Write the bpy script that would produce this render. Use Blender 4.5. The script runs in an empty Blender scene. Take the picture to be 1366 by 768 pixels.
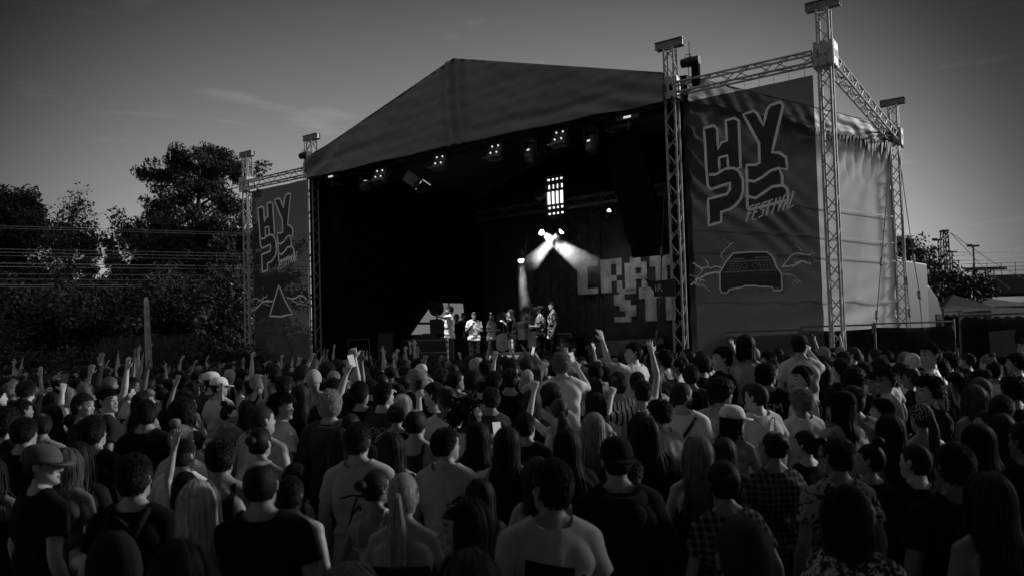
import bpy, bmesh, math, random
import numpy as np
from mathutils import Vector, Matrix
from mathutils.bvhtree import BVHTree
PI = math.pi; R = math.radians
SC = bpy.context.scene; COL = SC.collection
rng = random.Random(11); NR = np.random.default_rng(5)

# ------------------------------------------------------------------ camera geometry (solved from the truss towers)
FP, TH, ROLL, CYP, CH = 1035.7, .0362, -.0297, 419.13, 2.1
PHI = -.6078
DV = np.array([math.cos(PHI), math.sin(PHI)]); NV = np.array([-DV[1], DV[0]]); OV = np.array([-6.4756, 25.5514])
def ray(x, y):
    u, v = x-683, y-CYP; c, s = math.cos(ROLL), math.sin(ROLL)
    u, v = u*c+v*s, -u*s+v*c
    zc = -v/FP
    return np.array([u/FP, math.cos(TH)-zc*math.sin(TH), math.sin(TH)+zc*math.cos(TH)])
def proj(P):
    x, y, z = P[0], P[1], P[2]-CH
    yc = y*math.cos(TH)+z*math.sin(TH); zc = -y*math.sin(TH)+z*math.cos(TH)
    u = FP*x/yc; v = -FP*zc/yc; c, s = math.cos(ROLL), math.sin(ROLL)
    return 683+u*c-v*s, CYP+u*s+v*c
def W(s, t, z=0.): q = OV+DV*s+NV*t; return Vector((q[0], q[1], z))      # stage coordinates -> world
def on_t(x, y, t):
    r = ray(x, y); q = OV+NV*t; k = (q@NV)/(r[:2]@NV); p = r*k
    return (p[:2]-OV)@DV, p[2]+CH
def at(x, y, Y): r = ray(x, y); k = Y/r[1]; return Vector((r[0]*k, Y, r[2]*k+CH))
def hor(x): return 438.5+30.8-(x)*.0297+ -12.5+(.0)+.0*x if False else CYP+FP*math.tan(TH)+(x-683)*math.tan(ROLL)

# ------------------------------------------------------------------ materials (the photograph is black and white)
MATS = {}
def nodes(m): return m.node_tree.nodes, m.node_tree.links
def zg(y):
    u = min(1., max(0., (y-4.5)/7.)); return -.36*(1-u*u*(3-2*u))      # the field dips a little towards the camera
def mat(name, v, rough=.7, metal=0., spec=.3, var=.25, vscale=6., bump=0., bscale=60., coord='Object', emit=0.):
    if name in MATS: return MATS[name]
    m = bpy.data.materials.new(name); m.use_nodes = True; N, L = nodes(m); b = N['Principled BSDF']
    b.inputs['Roughness'].default_value = rough; b.inputs['Metallic'].default_value = metal
    b.inputs['Specular IOR Level'].default_value = spec
    tc = N.new('ShaderNodeTexCoord')
    nz = N.new('ShaderNodeTexNoise'); nz.inputs['Scale'].default_value = vscale; nz.inputs['Detail'].default_value = 5
    L.new(tc.outputs[coord], nz.inputs['Vector'])
    mr = N.new('ShaderNodeMapRange'); mr.inputs['From Min'].default_value = .3; mr.inputs['From Max'].default_value = .7
    mr.inputs['To Min'].default_value = v*(1-var); mr.inputs['To Max'].default_value = v*(1+var)
    L.new(nz.outputs['Fac'], mr.inputs['Value']); L.new(mr.outputs['Result'], b.inputs['Base Color'])
    if bump:
        n2 = N.new('ShaderNodeTexNoise'); n2.inputs['Scale'].default_value = bscale; n2.inputs['Detail'].default_value = 4
        L.new(tc.outputs[coord], n2.inputs['Vector'])
        bp = N.new('ShaderNodeBump'); bp.inputs['Strength'].default_value = bump; bp.inputs['Distance'].default_value = .02
        L.new(n2.outputs['Fac'], bp.inputs['Height']); L.new(bp.outputs['Normal'], b.inputs['Normal'])
    if emit:
        b.inputs['Emission Color'].default_value = (1, 1, 1, 1); b.inputs['Emission Strength'].default_value = emit
    MATS[name] = m; return m
def math_node(N, L, op, a, b=None):
    n = N.new('ShaderNodeMath'); n.operation = op
    for i, x in enumerate((a, b)):
        if x is None: continue
        if isinstance(x, (int, float)): n.inputs[i].default_value = x
        else: L.new(x, n.inputs[i])
    return n.outputs[0]
def skin(v):
    v = round(v*20)/20
    return mat('skin_%02d' % round(v*100), v, rough=.5, spec=.4, var=.12, vscale=25, bump=.08, bscale=250)
def hairmat(v):
    k = 'hair_%03d' % round(v*1000)
    if k in MATS: return MATS[k]
    m = mat(k, v, rough=.62, spec=.22, var=.6, vscale=5)
    N, L = nodes(m); tc = [n for n in N if n.type == 'TEX_COORD'][0]; nz = [n for n in N if n.type == 'TEX_NOISE'][0]
    mp = N.new('ShaderNodeMapping'); mp.inputs['Scale'].default_value = (22, 22, 2.2)
    L.new(tc.outputs['Object'], mp.inputs['Vector']); L.new(mp.outputs['Vector'], nz.inputs['Vector'])
    return m
def cloth(v, pat=None):
    k = 'cloth_%s_%03d' % (pat or 'plain', round(v*1000))
    if k in MATS: return MATS[k]
    m = mat(k, v, rough=.9, spec=.12, var=.12, vscale=7, bump=.10, bscale=160)
    if pat is None: return m
    N, L = nodes(m); b = N['Principled BSDF']; tc = [n for n in N if n.type == 'TEX_COORD'][0]
    old = b.inputs['Base Color'].links[0].from_socket
    sep = N.new('ShaderNodeSeparateXYZ'); L.new(tc.outputs['Object'], sep.inputs[0]); X, Y, Z = sep.outputs
    other = .02 if v > .15 else .55
    def stripes(a, f, duty=.3): return math_node(N, L, 'LESS_THAN', math_node(N, L, 'FRACT', math_node(N, L, 'MULTIPLY', math_node(N, L, 'ADD', a, 10.), f)), duty)
    if pat == 'stripes_v': fac = stripes(X, 24., .38)
    elif pat == 'plaid':
        fac = math_node(N, L, 'MULTIPLY', math_node(N, L, 'ADD', stripes(X, 24., .4), stripes(Z, 24., .4)), .14)
    elif pat == 'three_stripes':
        up = math_node(N, L, 'GREATER_THAN', Z, 1.385)
        side = math_node(N, L, 'GREATER_THAN', math_node(N, L, 'ABSOLUTE', X), .075)
        band = math_node(N, L, 'LESS_THAN', math_node(N, L, 'ABSOLUTE', Y), .062)
        fac = math_node(N, L, 'MULTIPLY', math_node(N, L, 'MULTIPLY', up, side), math_node(N, L, 'MULTIPLY', band, stripes(Y, 26., .5)))
    elif pat == 'track_stripe':
        fac = math_node(N, L, 'LESS_THAN', math_node(N, L, 'ABSOLUTE', math_node(N, L, 'ADD', Y, 0.)), .022)
    elif pat == 'spots':
        vo = N.new('ShaderNodeTexVoronoi'); vo.inputs['Scale'].default_value = 11; L.new(tc.outputs['Object'], vo.inputs['Vector'])
        fac = math_node(N, L, 'LESS_THAN', vo.outputs['Distance'], .16)
    elif pat == 'bandana':
        vo = N.new('ShaderNodeTexVoronoi'); vo.inputs['Scale'].default_value = 75; L.new(tc.outputs['Object'], vo.inputs['Vector'])
        fac = math_node(N, L, 'LESS_THAN', vo.outputs['Distance'], .33)
    else:
        sc, th = {'floral': (34., .54), 'camo': (20., .55), 'tiedye': (7., .5)}[pat]
        nz = N.new('ShaderNodeTexNoise'); nz.inputs['Scale'].default_value = sc; nz.inputs['Detail'].default_value = 2.5
        nz.inputs['Distortion'].default_value = 1.4; L.new(tc.outputs['Object'], nz.inputs['Vector'])
        if pat == 'tiedye':
            mr = N.new('ShaderNodeMapRange'); mr.inputs['From Min'].default_value = .42; mr.inputs['From Max'].default_value = .62
            L.new(nz.outputs['Fac'], mr.inputs['Value']); fac = mr.outputs['Result']
        else: fac = math_node(N, L, 'GREATER_THAN', nz.outputs['Fac'], th)
    mx = N.new('ShaderNodeMix'); mx.data_type = 'RGBA'
    L.new(fac, mx.inputs['Factor']); L.new(old, mx.inputs[6]); mx.inputs[7].default_value = (other, other, other, 1)
    L.new(mx.outputs[2], b.inputs['Base Color'])
    return m
def emit(name, s):
    if name in MATS: return MATS[name]
    m = bpy.data.materials.new(name); m.use_nodes = True; N, L = nodes(m); b = N['Principled BSDF']
    b.inputs['Base Color'].default_value = (.6, .6, .6, 1)
    b.inputs['Emission Color'].default_value = (1, 1, 1, 1); b.inputs['Emission Strength'].default_value = s
    MATS[name] = m; return m
ALU = lambda: mat('aluminium', .40, rough=.5, metal=.25, spec=.5, var=.3, vscale=9)
ALUD = lambda: mat('dull_aluminium', .2, rough=.5, metal=.6, spec=.4, var=.3, vscale=9)
BLACK = lambda: mat('black_paint', .018, rough=.55, spec=.3, var=.3, bump=.1, bscale=80)
BLACKCLOTH = lambda: mat('black_molton', .009, rough=.95, spec=.05, var=.3)

# ------------------------------------------------------------------ mesh helper
class MB:
    def __init__(s): s.v = []; s.f = []; s.m = []; s.cur = 0
    def add(s, vs, fs):
        o = len(s.v); s.v += [tuple(p) for p in vs]; s.f += [[i+o for i in f] for f in fs]; s.m += [s.cur]*len(fs)
    def box(s, c, size, rot=None):
        hx, hy, hz = size[0]/2, size[1]/2, size[2]/2
        vs = [Vector((x*hx, y*hy, z*hz)) for z in (-1, 1) for y in (-1, 1) for x in (-1, 1)]
        if rot is not None: vs = [rot @ p for p in vs]
        c = Vector(c)
        s.add([p+c for p in vs], [(0, 2, 3, 1), (4, 5, 7, 6), (0, 1, 5, 4), (2, 6, 7, 3), (0, 4, 6, 2), (1, 3, 7, 5)])
    def tube(s, p0, p1, r0, r1=None, n=6, cap=True):
        s.poly([p0, p1], [r0, r0 if r1 is None else r1], n, cap)
    def poly(s, pts, rad, n=8, cap=True):
        pts = [Vector(p) for p in pts]
        if not isinstance(rad, (list, tuple)): rad = [rad]*len(pts)
        rings = []; ref = None
        for i, p in enumerate(pts):
            t = (pts[min(i+1, len(pts)-1)]-pts[max(i-1, 0)])
            t = t.normalized() if t.length > 1e-9 else Vector((0, 0, 1))
            if ref is None: ref = Vector((1, 0, 0)) if abs(t.x) < .8 else Vector((0, 1, 0))
            a = (ref-t*ref.dot(t)).normalized(); b = t.cross(a); ref = a
            rings.append([p+a*(rad[i]*math.cos(2*PI*k/n))+b*(rad[i]*math.sin(2*PI*k/n)) for k in range(n)])
        s.loft(rings, cap)
    def loft(s, rings, cap=True):
        n = len(rings[0]); vs = [p for r in rings for p in r]; fs = []
        for i in range(len(rings)-1):
            for k in range(n): fs.append((i*n+k, i*n+(k+1) % n, (i+1)*n+(k+1) % n, (i+1)*n+k))
        if cap: fs.append(tuple(range(n-1, -1, -1))); fs.append(tuple((len(rings)-1)*n+k for k in range(n)))
        s.add(vs, fs)
    def ball(s, c, r, nu=12, nv=8, rot=None):
        if isinstance(r, (int, float)): r = (r, r, r)
        rings = []
        for j in range(1, nv):
            a = -PI/2+PI*j/nv
            rr = [Vector((r[0]*math.cos(a)*math.cos(2*PI*k/nu), r[1]*math.cos(a)*math.sin(2*PI*k/nu), r[2]*math.sin(a))) for k in range(nu)]
            rings.append([(rot @ p if rot is not None else p)+Vector(c) for p in rr])
        s.loft(rings, True)
    def prism(s, poly, off):      # 3d polygon extruded by vector
        n = len(poly); off = Vector(off); vs = [Vector(p) for p in poly]+[Vector(p)+off for p in poly]
        s.add(vs, [tuple(range(n-1, -1, -1)), tuple(range(n, 2*n))]+[(k, (k+1) % n, n+(k+1) % n, n+k) for k in range(n)])
    def build(s, name, mats, parent=None, origin=(0, 0, 0), smooth=False):
        if not isinstance(mats, (list, tuple)): mats = [mats]
        me = bpy.data.meshes.new(name); o3 = Vector(origin)
        me.from_pydata([tuple(Vector(p)-o3) for p in s.v], [], s.f)
        for m in mats: me.materials.append(m)
        if len(mats) > 1: me.polygons.foreach_set('material_index', s.m)
        if smooth: me.polygons.foreach_set('use_smooth', [True]*len(me.polygons))
        ob = bpy.data.objects.new(name, me); COL.objects.link(ob)
        if parent is not None: ob.parent = parent
        else: ob.location = o3
        bm = bmesh.new(); bm.from_mesh(me); bmesh.ops.recalc_face_normals(bm, faces=bm.faces); bm.to_mesh(me); bm.free()
        return ob
def tag(o, label=None, cat=None, group=None, kind=None):
    if label: o['label'] = label
    if cat: o['category'] = cat
    if group: o['group'] = group
    if kind: o['kind'] = kind
    return o
def empty(name, loc, label, cat, group=None, rz=0., kind=None):
    o = bpy.data.objects.new(name, None); COL.objects.link(o); o.location = loc; o.rotation_euler = (0, 0, rz); o.empty_display_size = .2
    return tag(o, label, cat, group, kind)
def dup(src, loc=None, rz=None, label=None, group=None, parent=None):
    c = src.copy(); COL.objects.link(c)
    if parent is not None: c.parent = parent
    if loc is not None: c.location = loc
    if rz is not None: c.rotation_euler = (0, 0, rz)
    if label: c['label'] = label
    if group: c['group'] = group
    for ch in list(src.children): dup(ch, parent=c)
    return c
def wnoise(p, seed=0, k=7):       # cheap smooth vector-free noise for numpy points (n,3)
    g = np.random.default_rng(seed); out = np.zeros(len(p))
    for i in range(k):
        f = g.normal(size=3)*(1+.55*i); out += np.sin(p@f+g.uniform(0, 6.28))/(1+.4*i)
    return out/2.2
def text_mesh(txt, size, align='CENTER'):
    cu = bpy.data.curves.new('lettering', 'FONT'); cu.body = txt; cu.size = size; cu.align_x = align; cu.align_y = 'CENTER'; cu.fill_mode = 'FRONT'
    o = bpy.data.objects.new('lettering', cu); COL.objects.link(o)
    me = bpy.data.meshes.new_from_object(o.evaluated_get(bpy.context.evaluated_depsgraph_get()))
    bpy.data.objects.remove(o); bpy.data.curves.remove(cu); return me
# ------------------------------------------------------------------ people: one continuous body mesh, hair and clothes as children
def V(*a): return Vector(a)
ARM = {  # elbow, wrist, hand style (right arm; person faces +Y)
 'down': (V(.255, -.04, 1.13), V(.255, .05, .89), 'relaxed'),
 'front': (V(.25, -.02, 1.14), V(.10, .22, 1.17), 'relaxed'),
 'cross': (V(.26, .02, 1.15), V(-.06, .19, 1.16), 'relaxed'),
 'phone': (V(.29, .17, 1.36), V(.20, .31, 1.57), 'grip'),
 'phonehigh': (V(.27, .17, 1.56), V(.20, .27, 1.81), 'grip'),
 'up': (V(.25, .09, 1.69), V(.22, .13, 1.95), 'open'),
 'wide': (V(.36, .06, 1.60), V(.40, .10, 1.86), 'open'),
 'fist': (V(.24, .08, 1.69), V(.20, .10, 1.95), 'fist'),
 'hip': (V(.43, -.10, 1.17), V(.21, .02, 1.02), 'relaxed'),
 'point': (V(.47, .10, 1.40), V(.73, .16, 1.43), 'open'),
 'mic': (V(.25, -.02, 1.15), V(.07, .20, 1.36), 'grip'),
 'tilt': (V(.33, .12, 1.52), V(.29, .22, 1.78), 'open'),
}
POSES = {'down': ('down', 'down'), 'front': ('front', 'front'), 'cross': ('cross', 'cross'), 'phoneR': ('down', 'phone'), 'phoneL': ('phone', 'front'),
 'phone2': ('phone', 'phone'), 'highR': ('front', 'phonehigh'), 'highL': ('phonehigh', 'down'), 'upR': ('front', 'up'), 'upL': ('up', 'down'), 'up2': ('wide', 'up'),
 'wide2': ('wide', 'wide'), 'fistR': ('front', 'fist'), 'fistL': ('fist', 'down'), 'hip': ('hip', 'down'), 'pointL': ('point', 'front'), 'mic': ('front', 'mic'), 'tiltL': ('tilt', 'front'),
 'pointfL': ('point', 'mic')}
def hand(mb, w, u, m, style, side):
    u = u.normalized(); m = (m-u*m.dot(u)).normalized(); x = u.cross(m)*side
    def ring(c, a, b): return [c+x*(a*math.cos(2*PI*k/10))+m*(b*math.sin(2*PI*k/10)) for k in range(10)]
    mb.loft([ring(w-u*.02, .027, .022), ring(w+u*.01, .029, .02), ring(w+u*.05, .040, .017), ring(w+u*.09, .041, .014), ring(w+u*.10, .036, .010)])
    curl = {'relaxed': .55, 'open': .12, 'grip': 1.1, 'fist': 1.5}[style]; spr = {'open': .16, 'relaxed': .05}.get(style, .02)
    for i, (off, ln) in enumerate(((-.031, .062), (-.011, .078), (.010, .084), (.031, .074))):
        d = (u+x*(spr*(off/.02))).normalized(); p = w+u*.092+x*off; pts = [p-u*.02, p]; a = 0
        for k, s in enumerate((.42, .32, .26)):
            a += curl*(.5 if k == 0 else .75); q = d*math.cos(a)+m*math.sin(a); p = p+q*(ln*s); pts.append(p)
        mb.poly(pts, [.010, .0098, .009, .0085, .0072], 7)
    d = (x*.85+u*.6+m*(.25 if style != 'open' else .05)).normalized(); p = w+u*.028+x*.026
    d2 = (x*.35+u*.85+m*(.6 if style in ('grip', 'fist') else .15)).normalized()
    mb.poly([p, p+d*.035, p+d*.035+d2*.03, p+d*.035+d2*.052], [.015, .012, .0105, .008], 7)
HEADROWS = [(-.117, .018, .070, .045), (-.108, .036, .085, .018), (-.09, .049, .092, -.012), (-.065, .058, .091, -.045), (-.04, .064, .088, -.07), (-.01, .069, .087, -.088),
 (.02, .073, .086, -.098), (.045, .0745, .087, -.103), (.07, .0665, .078, -.094), (.092, .053, .061, -.077), (.108, .037, .040, -.056), (.117, .020, .02, -.034)]
HC = V(0, -.002, 1.632)          # head centre
def head(mb):
    rings = []
    for z, hw, fr, bk in HEADROWS:
        cy = (fr+bk)/2; hd = (fr-bk)/2; r = []
        for k in range(28):
            a = 2*PI*k/28; c, s = math.cos(a), math.sin(a)
            r.append(HC+V(hw*math.copysign(abs(c)**.9, c), cy+hd*math.copysign(abs(s)**.92, s), z))
        rings.append(r)
    mb.loft(rings)
    B = lambda c, r: mb.ball(HC+V(*c), r, 10, 8)
    mb.poly([HC+V(0, .078, .028), HC+V(0, .094, .0), HC+V(0, .105, -.024), HC+V(0, .094, -.036)], [.008, .0095, .0125, .008], 8)
    for s in (-1, 1):
        B((s*.011, .091, -.029), .0095); B((s*.036, .068, -.026), (.019, .018, .020)); B((s*.077, -.008, -.004), (.009, .019, .031)); B((s*.082, -.016, .008), (.008, .013, .018))
        mb.poly([HC+V(s*.008, .083, .033), HC+V(s*.03, .083, .036), HC+V(s*.052, .068, .03)], [.008, .010, .008], 7)
        B((s*.031, .069, .010), .0155)
    mb.poly([HC+V(-.024, .084, -.058), HC+V(0, .095, -.056), HC+V(.024, .084, -.058)], [.004, .007, .004], 7)
    mb.poly([HC+V(-.02, .083, -.069), HC+V(0, .092, -.070), HC+V(.02, .083, -.069)], [.005, .0075, .005], 7)
    B((0, .077, -.1), (.022, .017, .016))
def ell(z, a, b, y=0., n=24): return [V(a*math.cos(2*PI*k/n), y+b*math.sin(2*PI*k/n), z) for k in range(n)]
PROTO = {}
def laplace(co, f4, wt, it):
    e = np.concatenate([f4[:, [0, 1]], f4[:, [1, 2]], f4[:, [2, 3]], f4[:, [3, 0]]]); e = e[e[:, 0] != e[:, 1]]; n = len(co)
    a, b = np.concatenate([e[:, 0], e[:, 1]]), np.concatenate([e[:, 1], e[:, 0]]); deg = np.maximum(np.bincount(a, minlength=n), 1)
    for _ in range(it):
        m = np.stack([np.bincount(a, co[b, k], n) for k in range(3)], 1)/deg[:, None]; co = co+(m-co)*wt[:, None]
    return co
def bone_list(sex, pose):
    sx = .178 if sex == 'm' else .155
    bones = {'torso': (V(0, 0, .9), V(0, 0, 1.36), .15)}
    for side, nm in ((1, 'r'), (-1, 'l')):
        e, w, st = ARM[POSES[pose][1 if side > 0 else 0]]
        e = V(e.x*side, e.y, e.z); w = V(w.x*side, w.y, w.z); k = sx/.185
        sh = V(sx*side, -.005, 1.398)
        if st in ('open', 'fist') or e.z > 1.45: sh = sh+V(-.01*side, .01, .03)
        bones['u'+nm] = (sh, e, .048); bones['f'+nm] = (e, w, .036)
        bones['h'+nm] = (w, w+(w-e).normalized()*.19, .035)
        bones['t'+nm] = (V(.09*side, 0, .88), V(.095*side, .01, .48), .075); bones['s'+nm] = (V(.095*side, .01, .48), V(.1*side, -.02, .09), .05)
        bones['o'+nm] = (V(.1*side, -.03, .05), V(.11*side, .13, .04), .045)
    bones['neck'] = (V(0, -.012, 1.47), V(0, -.002, 1.55), .055); bones['head'] = (V(0, 0, 1.60), V(0, 0, 1.66), .09)
    return bones
def make_body(sex, pose, yaw, fine):
    key = (sex, pose, yaw, fine)
    if key in PROTO: return PROTO[key]
    bones = bone_list(sex, pose); mb = MB(); m = sex == 'm'
    if m: rows = [(.79, .15, .10, 0), (.86, .172, .115, -.005), (.94, .172, .118, -.008), (1.04, .155, .106, 0), (1.15, .160, .108, .0), (1.27, .178, .120, .0), (1.34, .176, .118, -.006), (1.40, .150, .102, -.012), (1.445, .095, .078, -.014), (1.485, .066, .06, -.014), (1.50, .055, .055, -.012)]
    else: rows = [(.79, .155, .10, 0), (.86, .182, .118, -.008), (.93, .178, .118, -.01), (1.03, .135, .092, 0), (1.10, .125, .088, .004), (1.20, .142, .10, .008), (1.29, .150, .104, .006), (1.34, .146, .098, -.004), (1.40, .122, .084, -.012), (1.445, .078, .066, -.014), (1.485, .054, .052, -.012), (1.50, .047, .049, -.01)]
    mb.loft([ell(*r) for r in rows])
    nr = .056 if m else .046
    mb.poly([V(0, -.014, 1.44), V(0, -.010, 1.50), V(0, 0, 1.56), V(0, .008, 1.585)], [nr+.016, nr, nr-.002, nr-.006], 18)
    if not m:
        for s in (-1, 1): mb.ball(V(s*.07, .085, 1.255), (.062, .055, .06))
    for s in (-1, 1):
        mb.ball(V(s*.085, -.055, .90), (.090, .07, .095)); kx = .165 if m else .142
        mb.poly([V(s*.02, -.02, 1.515), V(s*.055, -.018, 1.475), V(s*kx*.75, -.014, 1.432), V(s*kx, -.008, 1.408)], [.036, .045, .052, .056] if m else [.028, .036, .043, .047], 12)
        mb.ball(V(s*.085, -.075, 1.30), (.085, .045, .11))
    head(mb)
    k = 1. if m else .84
    for side, nm in ((1, 'r'), (-1, 'l')):
        a, e, _ = bones['u'+nm]; w = bones['f'+nm][1]
        mb.poly([a+(V(0, 0, 1.36)-a)*.45, a, a*.7+e*.3, a*.35+e*.65, e], [.06*k, .058*k, .05*k, .046*k, .041*k], 14)
        mb.ball(a, (.060*k, .056*k, .058*k)); mb.ball(e, .041*k)
        mb.poly([e, e*.72+w*.28, e*.3+w*.7, w], [.040*k, .042*k, .032*k, .026*k], 14)
        u = w-e; st = ARM[POSES[pose][1 if side > 0 else 0]][2]
        mm = V(-side, .3, 0) if st == 'relaxed' else V(-.25*side, 1, 0)
        hand(mb, w, u, mm, st, -side if st == 'relaxed' else -side)
        h, kn, _ = bones['t'+nm]; an = bones['s'+nm][1]
        mb.poly([h+V(0, 0, .02), h*.75+kn*.25, h*.3+kn*.7, kn, kn*.7+an*.3, kn*.3+an*.7, an], [.092, .088, .068, .056, .056, .044, .037], 16)
        mb.poly([an+V(0, -.03, -.02), an+V(0, .03, -.045), an+V(.01*side, .12, -.055), an+V(.012*side, .17, -.06)], [.042, .042, .04, .028], 12)
    ob = mb.build('person', [skin(.3)])
    md = ob.modifiers.new('r', 'REMESH'); md.mode = 'VOXEL'; md.voxel_size = {True: .0062, False: .0105, 'far': .022}[fine]
    sm = ob.modifiers.new('s', 'SMOOTH'); sm.factor = .5; sm.iterations = 2
    dg = bpy.context.evaluated_depsgraph_get(); me = bpy.data.meshes.new_from_object(ob.evaluated_get(dg))
    old = ob.data; bpy.data.objects.remove(ob); bpy.data.meshes.remove(old)
    n = len(me.vertices); co = np.empty(n*3); me.vertices.foreach_get('co', co); co = co.reshape(-1, 3)
    nm_ = np.empty(n*3); me.vertices.foreach_get('normal', nm_); no = nm_.reshape(-1, 3)
    names = list(bones); D = []; T = []
    for b in names:
        a, c, r = bones[b]; a = np.array(a); e = np.array(c)-a; t = np.clip(((co-a)@e)/(e@e), 0, 1)
        D.append(np.linalg.norm(co-a-t[:, None]*e, axis=1)-r); T.append(t)
    D = np.array(D); T = np.array(T); cl = D.argmin(0); tt = T[cl, np.arange(n)]
    vi = np.empty(len(me.loops), int); me.loops.foreach_get('vertex_index', vi)
    nf = len(me.polygons); ls = np.empty(nf, int); me.polygons.foreach_get('loop_start', ls); lt = np.empty(nf, int); me.polygons.foreach_get('loop_total', lt)
    f4 = np.stack([vi[ls], vi[ls+1], vi[ls+2], vi[ls+np.minimum(3, lt-1)]], 1)
    wt = np.where(np.isin(cl, [names.index('torso'), names.index('ur'), names.index('ul')]), .6, 0.); wt[np.isin(cl, [names.index('neck')]) & (co[:, 2] < 1.53)] = .5
    co = laplace(co, f4, wt, {True: 26, False: 9, 'far': 2}[fine]); me.vertices.foreach_set('co', co.ravel()); me.update(); me.vertices.foreach_get('normal', nm_); no = nm_.reshape(-1, 3).copy()
    q = co-np.array(HC)                                  # head-local, before the turn
    hd = np.isin(cl, [names.index('head'), names.index('neck')])
    fc = q[f4].mean(1); fh = hd[f4[:, 0]]
    mi = np.zeros(nf, int)
    ax = np.abs(fc[:, 0])
    front = fh & (fc[:, 1] > .045)
    mi[front & (np.abs(fc[:, 2]-.008) < .0075) & (np.abs(ax-.031) < .0125)] = 2
    mi[front & (np.abs(fc[:, 2]-.038) < .006) & (ax > .012) & (ax < .05)] = 2
    mi[front & (np.abs(fc[:, 2]+.063) < .0105) & (ax < .023) & (fc[:, 1] > .078)] = 1
    feet = np.isin(cl[f4[:, 0]], [names.index('or'), names.index('ol')]) | (co[f4[:, 0], 2] < .1)
    mi[feet] = 3
    def turn(P, sel):
        if not yaw: return P
        w = np.clip((P[:, 2]-1.475)/.09, 0, 1); w = w*w*(3-2*w); w[~sel] = 0
        a = -R(yaw)*w; c, s = np.cos(a), np.sin(a); O = P.copy(); y0 = -.005
        O[:, 0] = P[:, 0]*c-(P[:, 1]-y0)*s; O[:, 1] = y0+P[:, 0]*s+(P[:, 1]-y0)*c; return O
    near = (np.hypot(co[:, 0], co[:, 1]) < .135) & hd
    cof = turn(co, near)
    me.vertices.foreach_set('co', cof.ravel())
    me.materials.clear()
    for mm in (skin(.3), mat('lips', .14, rough=.45, var=.1), mat('eye_and_brow', .03, rough=.4, var=.2), mat('shoe', .05, rough=.6)): me.materials.append(mm)
    me.polygons.foreach_set('material_index', mi); me.polygons.foreach_set('use_smooth', [True]*nf); me.update(); me.name = 'person'
    PROTO[key] = dict(me=me, co=co, no=no, cl=cl, tt=tt, names=names, f4=f4, bones=bones, sex=sex, key=key, g={})
    return PROTO[key]
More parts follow.
